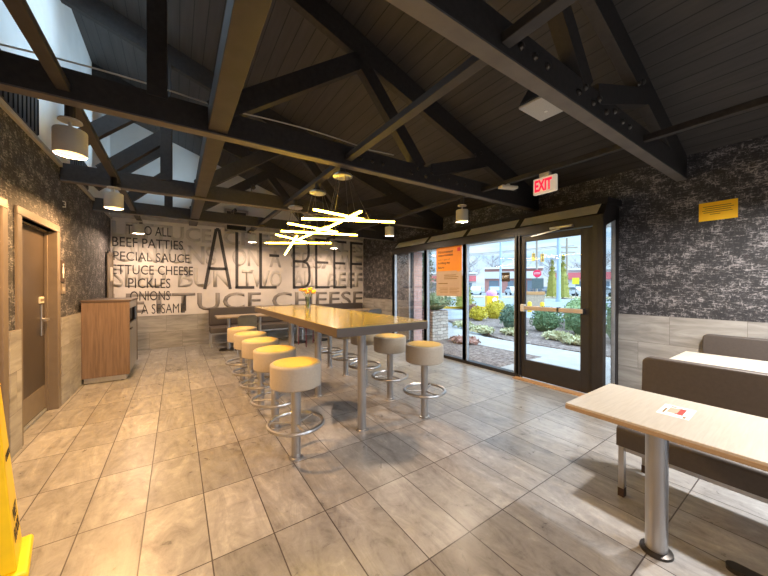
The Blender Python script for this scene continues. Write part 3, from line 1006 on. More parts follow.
fixture(1.485, 3.69, [((1.07, 3.56, 2.13), (1.79, 3.76, 2.13)), ((1.05, 3.77, 2.07), (1.96, 3.51, 2.07)), ((1.474, 3.37, 2.10), (1.51, 4.51, 2.10))],
        'middle cluster of three yellow light bars')
fixture(1.485, 4.57, [((1.147, 4.37, 2.12), (1.835, 4.89, 2.12)), ((1.135, 4.95, 2.07), (1.98, 4.38, 2.07)), ((1.346, 4.075, 2.08), (1.51, 5.20, 1.93))],
        'farthest cluster of three yellow light bars')

# flood lights added on two trusses to brighten the white upper wall and gable
for x, y, z, goal, pw, lab in ((0.95, 4.99, 2.93, (XL, 3.95, 4.1), ADDED_UPLIGHT, 'added flood light on the front of the third truss aimed up the white wall'),
                               (0.95, 6.74, 2.93, (XL, 6.0, 4.2), ADDED_UPLIGHT, 'added flood light on the front of the last truss aimed up the white wall'),
                               (0.95, 6.96, 2.93, (-0.7, 8.5, 4.3), ADDED_UPLIGHT * 0.55, 'added flood light on the back of the last truss aimed at the gable')):
    t = thing('added_flood', lab, 'lamp', (x, y, z))
    aim = Vector(goal) - Vector((x, y, z))
    q = aim.to_track_quat('-Z', 'Y')
    h_ = MB().lathe([(0, 0.06), (0.025, 0.055), (0.04, 0.025), (0.042, 0.0), (0.036, 0.0), (0.034, 0.018), (0, 0.02)], seg=18).build('lamp_head', M['bolt'], t, smooth=True)
    h_.rotation_euler = q.to_euler()
    MB().bar((0, 0.0, 0.0), (0, 0.05 if goal[1] < y else -0.05, -0.075), 0.03, 0.012, up=(1, 0, 0)).build('bracket', M['bolt'], t)
    l = bpy.data.lights.new('bulb', 'SPOT')
    l.energy = pw
    l.color = (0.58, 0.82, 1.0)
    l.spot_size = R(62)
    l.spot_blend = 0.9
    l.shadow_soft_size = 0.03
    lo_ = bpy.data.objects.new('bulb', l)
    COL.objects.link(lo_)
    lo_.parent = t
    lo_.rotation_euler = q.to_euler()
    lo_.location = aim.normalized() * 0.012

# exit sign
t = thing('exit_sign', 'ivory exit sign with glowing red letters under the ceiling', 'sign', (3.55, 1.89, 2.482))
MB().box(-0.022, 0.022, -0.135, 0.135, 0.0, 0.190).build('sign_body', M['sign_glow'], t, bevel=0.012)
MB().box(-0.028, 0.028, -0.06, 0.06, 0.190, 0.2375).build('mount', M['sign_white'], t, bevel=0.008)
text('EXIT', 'sign_lettering', M['exit_red'], t, (-0.0225, 0.112, 0.03), (0, -1, 0), (0, 0, 1), 0.20, 0.135, 0.003, 0.035)
# emergency light
t = thing('emergency_light', 'flat beige emergency light on the rail left of the exit sign', 'lamp', (3.55, 2.37, 2.66), R(-20))
MB().box(-0.12, 0.12, -0.05, 0.05, 0.0, 0.035).build('lamp_body', M['sign_white'], t, bevel=0.012)
MB().cyl((0, 0, 0.035), (0, 0, 0.0595), 0.025, 10).build('mount', M['sign_white'], t)
# loudspeaker on the first truss
t = thing('loudspeaker', 'black wedge loudspeaker with silver grille on the nearest truss', 'loudspeaker', (2.215, 1.185, 2.69))
m_ = MB()
lo = [(-0.155, -0.10, 0.018), (0.155, -0.10, 0.018), (0.155, 0.115, 0.018), (-0.155, 0.115, 0.018)]
hi = [(-0.07, -0.10, 0.24), (0.07, -0.10, 0.24), (0.07, 0.02, 0.24), (-0.07, 0.02, 0.24)]
V = [m_.bm.verts.new(p) for p in lo + hi]
for f_ in ((3, 2, 1, 0), (4, 5, 6, 7), (0, 1, 5, 4), (1, 2, 6, 5), (2, 3, 7, 6), (3, 0, 4, 7)):
    m_.bm.faces.new([V[i] for i in f_])
m_.build('speaker_body', M['speaker'], t, bevel=0.01)
MB().box(-0.15, 0.15, -0.098, 0.112, 0.0, 0.018).build('grille', M['grille'], t, bevel=0.006)
MB().lathe([(0, -0.004), (0.012, -0.003), (0.012, 0.001)], (0.04, 0.01, 0), 12).build('badge', M['paper'], t)

# ================================================================== HIGH TABLE AND STOOLS
t = thing('communal_table', 'long high table with glossy tan top and thick brown edge', 'table', (1.502, 3.68, 0))
TX, TY = 0.472, 1.51
MB().box(-TX, TX, -TY, TY, 1.068, 1.073).build('tabletop', M['bar_top'], t)
MB().box(-TX - 0.002, TX + 0.002, -TY - 0.002, TY + 0.002, 0.996, 1.068).build('table_edge', M['bar_edge'], t, bevel=0.003)
for yy in (-1.10, 0.02, 1.12):
    l = MB().cyl((-0.012, yy, 0.0), (-0.012, yy, 0.996), 0.042, 24).build('leg', M['steel'], t, smooth=True)
    MB().lathe([(0.042, 0.014), (0.058, 0.010), (0.060, 0.0), (0, 0.0)], (-0.012, yy, 0)).build('floor_flange', M['steel'], l, smooth=True)

def make_stool():
    t = thing('bar_stool', 'x', 'bar stool')
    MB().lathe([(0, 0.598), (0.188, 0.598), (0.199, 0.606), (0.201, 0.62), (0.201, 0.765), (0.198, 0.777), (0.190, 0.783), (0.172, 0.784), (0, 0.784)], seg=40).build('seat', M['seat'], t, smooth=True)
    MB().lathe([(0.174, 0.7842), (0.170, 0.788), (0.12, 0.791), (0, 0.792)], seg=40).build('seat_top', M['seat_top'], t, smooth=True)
    p = MB().cyl((0, 0, 0.0), (0, 0, 0.602), 0.038, 24).build('post', M['steel'], t, smooth=True)
    MB().lathe([(0.038, 0.016), (0.054, 0.012), (0.056, 0.0), (0, 0.0)]).build('floor_flange', M['steel'], p, smooth=True)
    ring = [(0.215 * math.cos(a), 0.215 * math.sin(a), 0.29) for a in [2 * math.pi * i / 40 for i in range(40)]]
    r_ = MB().tube(ring, 0.0155, 8, True).build('foot_ring', M['steel'], t, smooth=True)
    for a in (0.5, 2.6, 4.7):
        MB().cyl((0.036 * math.cos(a), 0.036 * math.sin(a), 0.285), (0.208 * math.cos(a), 0.208 * math.sin(a), 0.29), 0.010, 8).build('spoke', M['steel'], r_, smooth=True)
    return t
st0 = make_stool()
ORD = ['nearest the camera', 'second from the camera', 'middle of its row', 'fourth from the camera', 'farthest from the camera']
first = True
for x, side in ((0.80, 'left'), (2.19, 'right')):
    for k, y in enumerate((2.455, 3.095, 3.71, 4.30, 4.905)):
        o = st0 if first else copy_tree(st0)
        first = False
        o.location = (x, y, 0)
        o.rotation_euler = (0, 0, 0.2 * k)
        o['label'] = 'taupe bar stool on the %s side of the high table, %s' % (side, ORD[k])
        o['group'] = 'bar stools around the high table'

# vase of flowers
VX, VY, VZ = 1.56, 4.24, 1.0735
t = thing('flower_vase', 'slim clear glass vase of flowers on the high table', 'vase', (VX, VY, VZ))
MB().lathe([(0, 0.0), (0.036, 0.0), (0.038, 0.006), (0.034, 0.09), (0.043, 0.175), (0.040, 0.175), (0.031, 0.09), (0.034, 0.010), (0, 0.010)], seg=24).build('vase_body', M['vase'], t, smooth=True)
cols = [('pink', 'pink blossom'), ('peach', 'orange blossom'), ('lemon', 'yellow green blossom')]
for i in range(11):
    a = i * 2.4
    rr = 0.030 + 0.075 * math.sqrt(i / 11)
    mk, nm = cols[i % 3]
    hz = 0.245 + 0.05 * random.random() - 0.25 * (rr - 0.03)
    f = thing('flower', '%s on a green stem in the slim glass vase' % nm, 'flower', (VX, VY, VZ), 0, '%ss in the vase' % nm)
    p = Vector((rr * math.cos(a), rr * math.sin(a), hz))
    MB().tube([(0.006 * math.cos(a), 0.006 * math.sin(a), 0.015), (p.x * 0.28, p.y * 0.28, 0.16), tuple(p)], 0.0025, 5).build('stem', M['stem'], f)
    m_ = MB()
    for q in range(9):
        b2 = q * 2.4
        m_.blob((p.x + 0.017 * math.cos(b2), p.y + 0.017 * math.sin(b2), p.z + 0.008 * (q % 3)), 0.017, 1, 0.15, (1, 1, 0.7))
    m_.build('blossom', M[mk], f, smooth=True)

# ================================================================== BOOTHS AT THE RIGHT
def booth_table(x0, x1, y0, y1, legs, label):
    t = thing('booth_table', label, 'table', ((x0 + x1) / 2, (y0 + y1) / 2, 0), 0, 'booth tables by the right wall')
    a, b = (x1 - x0) / 2, (y1 - y0) / 2
    MB().box(-a, a, -b, b, 0.748, 0.760).build('tabletop', M['laminate'], t, bevel=0.002)
    MB().box(-a - 0.001, a + 0.001, -b - 0.001, b + 0.001, 0.728, 0.7485).build('table_edge', M['ply'], t, bevel=0.002)
    for (lx, ly) in legs:
        l = MB().cyl((lx - t.location.x, ly - t.location.y, 0), (lx - t.location.x, ly - t.location.y, 0.728), 0.047, 24).build('leg', M['steel'], t, smooth=True)
        MB().lathe([(0.047, 0.018), (0.068, 0.012), (0.070, 0.0), (0, 0)], (lx - t.location.x, ly - t.location.y, 0)).build('floor_flange', M['bolt'], l, smooth=True)
    return t
nt_ = booth_table(1.767, 2.365, -0.42, 0.825, [(2.095, 0.52), (2.095, -0.10)], 'pale laminate booth table with a paper lying on it')
MB().prism([(0.205 + 0.035 * math.cos(R(a)), 0.06 + 0.035 * math.sin(R(a))) for a in range(0, 181, 20)] + [(0.205 + 0.035 * math.cos(R(a)), -0.60 + 0.035 * math.sin(R(a))) for a in range(180, 361, 20)], lambda a, b, tt: (a, b, tt), 0.0, 0.022).build('floor_bar', M['bolt'], nt_)
booth_table(3.56, 4.16, -0.42, 0.815, [(3.86, 0.50), (3.86, -0.10)], 'pale laminate booth table behind the long booth backrest')

def rounded(x0, x1, z0, z1, r, corners=4):
    """outline with rounded top corners (x, z)"""
    pts = [(x0, z0), (x1, z0)]
    for cx, a0 in ((x1 - r, 0), (x0 + r, 90)):
        for k in range(corners + 1):
            a = R(a0 + 90 * k / corners)
            pts.append((cx + r * math.cos(a), z1 - r + r * math.sin(a)))
    return pts

def bench(x0, yend, ylo, label, seat_only=False, back_x=0.50):
    t = thing('booth_bench', label, 'booth bench', (x0, yend, 0), 0, 'booth benches by the right wall')
    L = yend - ylo
    m_ = MB()
    m_.prism(rounded(0.0, back_x, 0.335, 0.462, 0.03), lambda a, b, tt: (a, tt, b), -L, 0.0)
    m_.build('seat', M['booth'], t, smooth=True)
    m_ = MB()
    m_.prism([(y, z) for y, z in rounded(-L, 0.0, 0.40, 0.868, 0.045, 5)], lambda a, b, tt: (tt + (b - 0.4) * 0.06, a, b), back_x - 0.045, back_x + 0.035)
    m_.build('backrest', M['booth'], t, bevel=0.012)
    fr = MB()
    fr.box(0.02, 0.045, -L, -0.01, 0.303, 0.335).box(back_x - 0.04, back_x - 0.015, -L, -0.01, 0.303, 0.335)
    fr.box(0.02, back_x - 0.015, -0.04, -0.01, 0.303, 0.335)
    fo = fr.build('seat_frame', M['steel'], t)
    for lx, ly in ((0.005, -0.04), (back_x - 0.045, -0.04), (0.005, -L + 0.02), (back_x - 0.045, -L + 0.02)):
        l = MB().box(lx, lx + 0.04, ly, ly + 0.03, 0.03, 0.335).build('leg', M['steel'], t)
        MB().box(lx - 0.002, lx + 0.042, ly - 0.002, ly + 0.032, 0.0, 0.055).build('rubber_foot', M['rubber'], l)
    return t
bench(2.44, 0.815, -1.0, 'brown booth bench with long backrest facing the near booth table')
bench(4.37, 0.82, -1.0, 'brown booth bench against the tiled right wall')

t = thing('paper_flyer', 'white paper flyer with a red picture on the near booth table', 'paper', (2.105, 0.447, 0.7605), R(2))
MB().box(-0.095, 0.095, -0.06, 0.06, 0.0, 0.0008).build('sheet', M['paper'], t)
MB().box(-0.045, 0.06, -0.03, 0.0, 0.0008, 0.0014).build('red_picture', M['red'], t)
MB().box(-0.04, 0.05, 0.0, 0.03, 0.0008, 0.0012).box(-0.035, 0.055, -0.008, 0.0, 0.0014, 0.0017).build('food_picture', M['kraft'], t)
MB().box(-0.085, -0.055, -0.045, -0.036, 0.0008, 0.0012).box(-0.06, 0.02, 0.036, 0.044, 0.0008, 0.0012).box(0.062, 0.075, 0.01, 0.03, 0.0008, 0.0012).build('printed_marks', M['print'], t)

# yellow notice on the right wall
t = thing('wall_notice', 'yellow paper notice taped to the dark right wall', 'notice', (XR, 0.722, 2.135), 0)
MB().box(-0.004, 0.0, -0.147, 0.147, 0.0, 0.205).build('notice_sheet', M['yellow_paper'], t)
m_ = MB()
for k, (a, b) in enumerate(((-0.10, 0.115), (-0.12, 0.10), (-0.10, 0.12), (-0.11, 0.11), (-0.02, 0.06))):
    z = 0.155 - k * 0.022
    m_.box(-0.0052, -0.004, a, b, z, z + 0.006)
m_.build('printed_lines', M['print'], t)

# ================================================================== LEFT SIDE
t = thing('waste_bin_cabinet', 'walnut waste bin cabinet with steel door against the left wall', 'waste bin', (-1.113, 5.93, 0))
BW, BD = 0.525, 1.10
MB().box(0.0, BW, 0.0, 0.025, 0.085, 1.17).box(0.0, BW, BD - 0.025, BD, 0.085, 1.17).box(0.0, 0.02, 0.025, BD - 0.025, 0.085, 1.17).build('cabinet_side', M['bin_wood'], t)
MB().box(-0.005, BW + 0.015, -0.012, BD + 0.012, 1.17, 1.20).build('cabinet_top', M['bin_top'], t, bevel=0.004)
MB().box(0.02, BW - 0.04, 0.02, BD - 0.02, 0.012, 0.085).build('toe_kick', M['steel'], t)
for k in range(4):
    cx, cy = (0.05 if k % 2 else BW - 0.09), (0.06 if k < 2 else BD - 0.06)
    MB().cyl((cx, cy, 0.0), (cx, cy, 0.014), 0.02, 10).build('foot', M['black'], t)
dr = MB().box(BW - 0.03, BW - 0.008, 0.028, BD - 0.028, 0.095, 0.83).build('steel_door', M['steel'], t)
MB().box(BW - 0.008, BW + 0.012, 0.10, 0.30, 0.74, 0.76).build('door_pull', M['bolt'], dr)
MB().box(BW - 0.03, BW - 0.008, 0.028, BD - 0.028, 1.06, 1.165).box(BW - 0.03, BW - 0.008, 0.028, 0.09, 0.84, 1.06).box(BW - 0.03, BW - 0.008, BD - 0.09, BD - 0.028, 0.84, 1.06).build('bin_fascia', M['steel'], t)
MB().box(BW - 0.10, BW - 0.06, 0.09, BD - 0.09, 0.84, 1.06).build('bin_flap', M['black'], t)

# wet floor cone
t = thing('wet_floor_cone', 'yellow four sided wet floor cone at the left edge', 'floor cone', (-0.795, 2.30, 0), R(12))
def pyr(m_, r0, z0, r1, z1):
    V = [m_.bm.verts.new((sx * r, sy * r, z)) for r, z in ((r0, z0), (r1, z1)) for sx, sy in ((-1, -1), (1, -1), (1, 1), (-1, 1))]
    for f_ in ((3, 2, 1, 0), (4, 5, 6, 7), (0, 1, 5, 4), (1, 2, 6, 5), (2, 3, 7, 6), (3, 0, 4, 7)):
        m_.bm.faces.new([V[i] for i in f_])
m_ = MB()
pyr(m_, 0.172, 0.0, 0.165, 0.03)
m_.build('cone_base', M['cone'], t, bevel=0.01)
m_ = MB()
pyr(m_, 0.130, 0.03, 0.066, 0.90)
pyr(m_, 0.070, 0.90, 0.060, 0.92)
m_.build('cone_body', M['cone'], t, bevel=0.006)
def on_cone(face, word, zc, width, height, name='cone_lettering'):
    k = (0.130 - 0.066) / 0.87
    tilt = math.atan(k)
    a = {'E': 0, 'S': -90}[face]
    n = Matrix.Rotation(R(a), 3, 'Z')
    rgt = n @ Vector((0, 1, 0))
    up = n @ Vector((-math.sin(tilt), 0, math.cos(tilt)))
    rad = 0.130 - k * (zc - 0.03) + 0.0015
    org = n @ Vector((rad, 0, zc)) - rgt * width / 2 - up * height / 2
    return text(word, name, M['ink'], t, org, rgt, up, width, height, 0.001, 0.02)
for fc in ('E',):
    on_cone(fc, 'WET', 0.265, 0.12, 0.065)
    on_cone(fc, 'FLOOR', 0.175, 0.17, 0.065)
    on_cone(fc, 'CAUTION', 0.56, 0.13, 0.035)

# restroom plates and small wall clip
t = thing('restroom_sign', 'dark restroom plate with pale figure beside the left door', 'sign', (XL, 5.20, 1.47))
MB().box(0.0, 0.012, -0.075, 0.075, -0.02, 0.24).build('sign_plate', M['brown_sign'], t, bevel=0.002)
m_ = MB()
m_.lathe([(0, 0.0), (0.015, 0.0), (0.015, 0.003), (0, 0.003)], (0.012, 0.0, 0.185), 12, 'X')
m_.prism([(-0.016, 0.165), (0.016, 0.165), (0.036, 0.085), (0.014, 0.085), (0.012, 0.03), (-0.012, 0.03), (-0.014, 0.085), (-0.036, 0.085)], lambda a, b, tt: (tt, a, b), 0.012, 0.014)
m_.build('figure', M['paper'], t)
t = thing('room_plate', 'small pale square plate below the restroom sign', 'sign', (XL, 5.22, 1.31))
MB().box(0.0, 0.010, -0.075, 0.075, 0.0, 0.12).build('sign_plate', M['casing'], t)
MB().box(0.010, 0.012, -0.04, 0.04, 0.03, 0.08).build('plate_mark', M['crown'], t)
t = thing('wall_hook', 'small white hook high on the left wall above the restroom sign', 'hook', (XL, 5.24, 2.36))
MB().tube([(0.0, 0, 0.07), (0.02, 0.02, 0.065), (0.022, 0.02, 0.04), (0.012, -0.005, 0.035), (0.022, 0.02, 0.03), (0.022, 0.02, 0.005), (0.0, 0, 0.0)], 0.006, 6).build('hook_wire', M['paper'], t)

# ================================================================== BACK SEATING
t = thing('banquette', 'long brown upholstered bench along the mural wall', 'bench', (0.63, 8.47, 0))
BL = 4.22
MB().box(0, BL, -0.14, -0.03, 0.46, 0.885).build('backrest', M['booth'], t, bevel=0.02)
m_ = MB()
m_.prism([(y, z) for y, z in rounded(-0.60, -0.14, 0.33, 0.46, 0.03)], lambda a, b, tt: (tt, a, b), 0.0, BL)
m_.build('seat', M['booth'], t, smooth=True)
MB().box(0.0, BL, -0.595, -0.565, 0.298, 0.33).box(0.0, BL, -0.17, -0.14, 0.298, 0.33).build('seat_frame', M['steel'], t)
for k in range(5):
    for yy in (-0.595, -0.17):
        xx = min(BL - 0.03, k * BL / 4)
        MB().box(xx, xx + 0.03, yy, yy + 0.03, 0, 0.30).build('leg', M['steel'], t)
for x0, x1, lab in ((0.70, 1.85, 'low pale table in front of the left end of the wall bench'), (2.25, 3.35, 'low pale table in front of the middle of the wall bench'), (3.70, 4.70, 'low pale table in front of the right end of the wall bench')):
    t = thing('dining_table', lab, 'table', ((x0 + x1) / 2, 7.52, 0), 0, 'tables along the wall bench')
    a = (x1 - x0) / 2
    MB().box(-a, a, -0.30, 0.30, 0.715, 0.745).build('tabletop', M['oak'], t, bevel=0.004)
    for sx in (-1, 1):
        MB().cyl((sx * (a - 0.25), 0, 0.02), (sx * (a - 0.25), 0, 0.715), 0.035, 16).build('leg', M['steel'], t, smooth=True)
        MB().lathe([(0, 0.025), (0.19, 0.018), (0.20, 0.0), (0, 0)], (sx * (a - 0.25), 0, 0)).build('base_plate', M['bolt'], t, smooth=True)

def chair(x, y, rz, shell, tubes, label):
    t = thing('cafe_chair', label, 'chair', (x, y, 0), rz, 'cafe chairs at the back tables')
    MB().box(-0.20, 0.20, -0.20, 0.20, 0.435, 0.455).build('seat', shell, t, bevel=0.008)
    m_ = MB()
    m_.prism(rounded(-0.185, 0.185, 0.47, 0.80, 0.07, 4), lambda a, b, tt: (a, -0.21 - tt - (b - 0.5) * 0.12 - 0.05 * (1 - (a / 0.185) ** 2) * 0.6, b), 0.0, 0.016)
    m_.build('backrest', shell, t)
    for sx in (-1, 1):
        MB().tube([(sx * 0.19, -0.21, 0.0), (sx * 0.185, -0.195, 0.44), (sx * 0.178, -0.215, 0.54), (sx * 0.17, -0.235, 0.70)], 0.011, 8).build('leg', tubes, t, smooth=True)
        MB().tube([(sx * 0.19, 0.20, 0.0), (sx * 0.185, 0.185, 0.44)], 0.011, 8).build('leg', tubes, t, smooth=True)
    return t
chair(1.22, 7.12, 0.0, M['chair_grey'], M['steel'], 'grey plastic chair with steel legs behind the left stools')
chair(2.62, 7.02, 0.1, M['chair_red'], M['chair_red'], 'chair with maroon legs seen under the high table')
chair(4.36, 7.02, -0.15, M['chair_grey'], M['steel'], 'grey plastic chair near the far right corner')

# ================================================================== ON THE GLASS
t = thing('window_poster', 'orange and tan hiring poster stuck to the storefront glass', 'poster', (FX + 0.044, 4.205, 1.21))
PW = 0.335
MB().box(-0.002, 0.0, -PW, PW, 0.0, 0.955).build('poster_sheet', M['kraft'], t)
m_ = MB()
m_.prism([(-PW, 0.49), (-PW * 0.72, 0.465), (-PW * 0.60, 0.49), (PW, 0.49), (PW, 0.955), (-PW, 0.955)], lambda a, b, tt: (tt, a, b), -0.0035, -0.002)
m_.build('orange_panel', M['orange'], t)
MB().box(-0.0045, -0.0035, -0.30, -0.225, 0.85, 0.92).build('red_badge', M['red'], t)
for k, (ln, wd, hh) in enumerate((('Advancement', 0.40, 0.055), ('opportunities', 0.40, 0.06), ('with a goal of', 0.32, 0.045), ('building my', 0.32, 0.06), ('future', 0.17, 0.05))):
    text(ln, 'poster_headline', M['ink'] if k != 2 else M['print'], t, (-0.0036, 0.285, 0.84 - k * 0.075), (0, -1, 0), (0, 0, 1), wd, hh, 0.0008, 0.012 if k != 2 else 0)
m_ = MB()
for k, (a, b) in enumerate(((-0.19, 0.12), (-0.25, 0.12), (-0.22, 0.12))):
    m_.box(-0.003, -0.002, a, b, 0.40 - k * 0.035, 0.412 - k * 0.035)
m_.box(-0.003, -0.002, 0.02, 0.28, 0.235, 0.252)
for k in range(4):
    m_.box(-0.003, -0.002, -0.27 + 0.05 * (k % 2), -0.03, 0.15 - k * 0.03, 0.157 - k * 0.03)
    m_.box(-0.003, -0.002, 0.02, 0.27 - 0.04 * (k % 2), 0.15 - k * 0.03, 0.157 - k * 0.03)
m_.build('poster_small_print', M['print'], t)
t = thing('window_plate', 'small dark brown exit plate stuck to the glass beside the door', 'sign', (FX + 0.044, 2.96, 1.475))
MB().box(-0.004, 0.0, -0.075, 0.075, 0.0, 0.15).build('plate', M['brown_sign'], t, bevel=0.002)
text('EXIT', 'plate_lettering', M['paper'], t, (-0.0042, 0.06, 0.052), (0, -1, 0), (0, 0, 1), 0.12, 0.046, 0.001, 0.01)

# ================================================================== OUTSIDE
GZ = -0.05
M['concrete'] = mat_ground('pale_concrete', [(0.3, (0.36, 0.355, 0.34)), (0.7, (0.45, 0.44, 0.42))], 3.0)
M['mulch'] = mat_ground('brown_mulch', [(0.35, (0.085, 0.06, 0.05)), (0.5, (0.20, 0.155, 0.135)), (0.66, (0.36, 0.30, 0.27))], 14.0, 0.95, 0.5)
M['asphalt'] = mat_ground('grey_asphalt', [(0.3, (0.24, 0.27, 0.30)), (0.7, (0.32, 0.35, 0.38))], 0.5)
M['dry_grass'] = mat_ground('dry_grass', [(0.3, (0.33, 0.27, 0.16)), (0.7, (0.48, 0.41, 0.27))], 1.5)
M['kerb'] = plain('yellow_kerb_paint', (0.80, 0.50, 0.03), 0.7)
M['stone'] = mat_brick('stacked_stone', 'XY', (0.58, 0.53, 0.46), (0.36, 0.30, 0.25), (0.14, 0.12, 0.11), 0.21, 0.082, 0.008, 0.0, 0.10)

o = MB().box(FX + 0.06, 420, -200, 300, GZ - 0.3, GZ - 0.06).build('asphalt_ground', M['asphalt'])
struct(o, 'grey asphalt street and parking lot outside', 'road')
o = MB().box(FX + 0.11, 6.2, FY0 - 6, 3.35, GZ - 0.1, GZ).box(6.2, 7.3, FY0 - 6, 5.6, GZ - 0.1, GZ).build('sidewalk', M['concrete'])
m_ = MB()
struct(o, 'pale concrete walk outside the exit door', 'sidewalk')
o = MB().prism([(6.15, 5.6), (7.3, 5.6), (9.2, 9.8), (7.4, 10.2)], lambda a, b, tt: (a, b, tt), GZ - 0.1, GZ).build('far_sidewalk', M['concrete'])
struct(o, 'pale concrete walk bending away past the stone planter', 'sidewalk')
o = MB().prism([(FX + 0.11, 3.35), (6.2, 3.35), (6.15, 5.6), (6.9, 8.0), (5.2, 8.0), (FX + 0.11, FY1 - 0.04)], lambda a, b, tt: (a, b, tt), GZ - 0.1, GZ - 0.005).build('near_mulch_bed', M['mulch'])
struct(o, 'brown mulch bed between the glass and the walk', 'mulch bed')
o = MB().prism([(7.3, -4), (12.5, -4), (13.2, 8.6), (9.6, 9.3), (7.3, 5.0)], lambda a, b, tt: (a, b, tt), GZ - 0.1, GZ + 0.02).build('far_mulch_bed', M['mulch'])
struct(o, 'brown mulch bed of shrubs beyond the walk', 'mulch bed')
o = MB().box(-0.1, 0.1, -3.5, 9, 0, 0.14).build('yellow_kerb', M['kerb'], None, loc=(15.2, 14.6, GZ - 0.06))
o.rotation_euler = (0, 0, R(52))
tag(o, 'long yellow painted kerb across the street outside', 'kerb')
o = MB().box(0, 9, -30, 30, 0, 0.06).build('verge', M['dry_grass'], None, loc=(33, 25, GZ - 0.06))
o.rotation_euler = (0, 0, R(40))
struct(o, 'dry grass strip beyond the street', 'grass verge')

def leaves(c, rad, n, size, mb_, shell=0.65, flat=1.0):
    for _ in range(n):
        th = random.uniform(0, 2 * math.pi)
        ph = math.acos(random.uniform(-0.35, 1))
        k = random.uniform(shell, 1.0)
        p = Vector((c[0] + rad[0] * k * math.sin(ph) * math.cos(th), c[1] + rad[1] * k * math.sin(ph) * math.sin(th), c[2] + rad[2] * k * math.cos(ph)))
        a = Vector((random.gauss(0, 1), random.gauss(0, 1), random.gauss(0, 1) * flat)).normalized()
        b = a.cross(Vector((random.gauss(0, 1), random.gauss(0, 1), random.gauss(0, 1)))).normalized()
        s = size * random.uniform(0.6, 1.3)
        mb_.face([p - a * s, p + b * s * 0.45, p + a * s, p - b * s * 0.45])

def shrub(name, loc, rad, leafmat, n, size, label, cat='shrub', group=None, stem=True, flat=1.0):
    t = thing(name, label, cat, loc, 0, group)
    m_ = MB()
    leaves((0, 0, rad[2] * 0.62), rad, n, size, m_, 0.55, flat)
    m_.blob((0, 0, rad[2] * 0.60), 1.0, 2, 0.15, (rad[0] * 0.72, rad[1] * 0.72, rad[2] * 0.72))
    m_.build('foliage', leafmat, t)
    if stem:
        m2 = MB()
        for k in range(4):
            a = k * 1.6
            m2.tube([(0.02 * math.cos(a), 0.02 * math.sin(a), -0.03), (0.3 * rad[0] * math.cos(a), 0.3 * rad[1] * math.sin(a), rad[2] * 0.6)], 0.012, 5)
        m2.build('stems', M['bark'], t)
    return t
M['bark'] = plain('brown_bark', (0.11, 0.08, 0.06), 0.9)
M['leaf_green'] = mat_leaf('boxwood_leaf', (0.09, 0.17, 0.07), (0.20, 0.31, 0.15))
M['leaf_blue'] = mat_leaf('blue_green_leaf', (0.08, 0.16, 0.10), (0.18, 0.28, 0.20))
M['leaf_yellow'] = mat_leaf('yellow_leaf', (0.42, 0.34, 0.02), (0.68, 0.56, 0.04))
M['leaf_red'] = mat_leaf('russet_leaf', (0.30, 0.15, 0.12), (0.42, 0.25, 0.20))
M['leaf_pale'] = mat_leaf('variegated_leaf', (0.38, 0.40, 0.20), (0.62, 0.60, 0.40))
M['leaf_dark'] = mat_leaf('dark_conifer_leaf', (0.03, 0.07, 0.035), (0.09, 0.15, 0.07))
M['leaf_olive'] = mat_leaf('olive_conifer_leaf', (0.20, 0.20, 0.03), (0.36, 0.34, 0.06))

# stone planter pier and its plants
t = thing('stone_planter', 'square stacked stone planter outside the poster window', 'planter', (5.87, 6.24, GZ - 0.005))
MB().box(-0.29, 0.29, -0.31, 0.31, 0.0, 0.78).build('stone_body', M['stone'], t, bevel=0.012)
MB().box(-0.26, 0.26, -0.28, 0.28, 0.78, 0.80).build('soil', M['mulch'], t)
shrub('planter_shrub', (5.90, 6.18, 0.79), (0.50, 0.50, 0.27), M['leaf_green'], 1100, 0.035, 'rounded green shrub spilling over the stone planter', stem=True)
t = thing('conifer', 'tall dark conifer behind the poster beside the stone planter', 'tree', (6.9, 7.75, GZ))
m_ = MB()
for k in range(9):
    z = 0.55 + k * 0.28
    leaves((0, 0, z), (0.62 - k * 0.05, 0.62 - k * 0.05, 0.26), 260, 0.05, m_, 0.4)
m_.build('foliage', M['leaf_dark'], t)
MB().cyl((0, 0, 0), (0, 0, 2.6), 0.05, 8).build('trunk', M['bark'], t)

shrub('yellow_shrub', (10.45, 8.35, GZ + 0.02), (0.40, 0.40, 0.38), M['leaf_yellow'], 1100, 0.045, 'bright yellow rounded shrub nearest the stone planter')
shrub('yellow_shrub', (11.70, 8.50, GZ + 0.02), (0.42, 0.44, 0.46), M['leaf_yellow'], 1200, 0.045, 'bright yellow shrub beside the dark window mullion at left of the blue green bush')
shrub('yellow_shrub', (12.75, 9.0, GZ + 0.0), (0.40, 0.40, 0.50), M['leaf_yellow'], 900, 0.045, 'yellow shrub at the back of the mulch bed behind the other two')
shrub('russet_shrub', (10.95, 9.05, GZ - 0.05), (0.35, 0.35, 0.46), M['leaf_red'], 900, 0.045, 'small russet red shrub behind the yellow shrubs')
shrub('blue_green_shrub', (9.45, 6.22, GZ + 0.02), (0.36, 0.36, 0.52), M['leaf_blue'], 1700, 0.04, 'blue green rounded shrub left of the door post')
shrub('boxwood', (9.7, 5.12, GZ + 0.02), (0.48, 0.48, 0.50), M['leaf_green'], 1700, 0.04, 'dark green clipped shrub just behind the push bar at left')
shrub('boxwood', (9.95, 4.12, GZ + 0.02), (0.48, 0.48, 0.50), M['leaf_green'], 1700, 0.04, 'dark green clipped shrub just behind the push bar at right')
shrub('boxwood', (9.3, 2.9, GZ + 0.02), (0.6, 0.6, 0.85), M['leaf_green'], 1700, 0.04, 'dark green shrub seen through the side light')
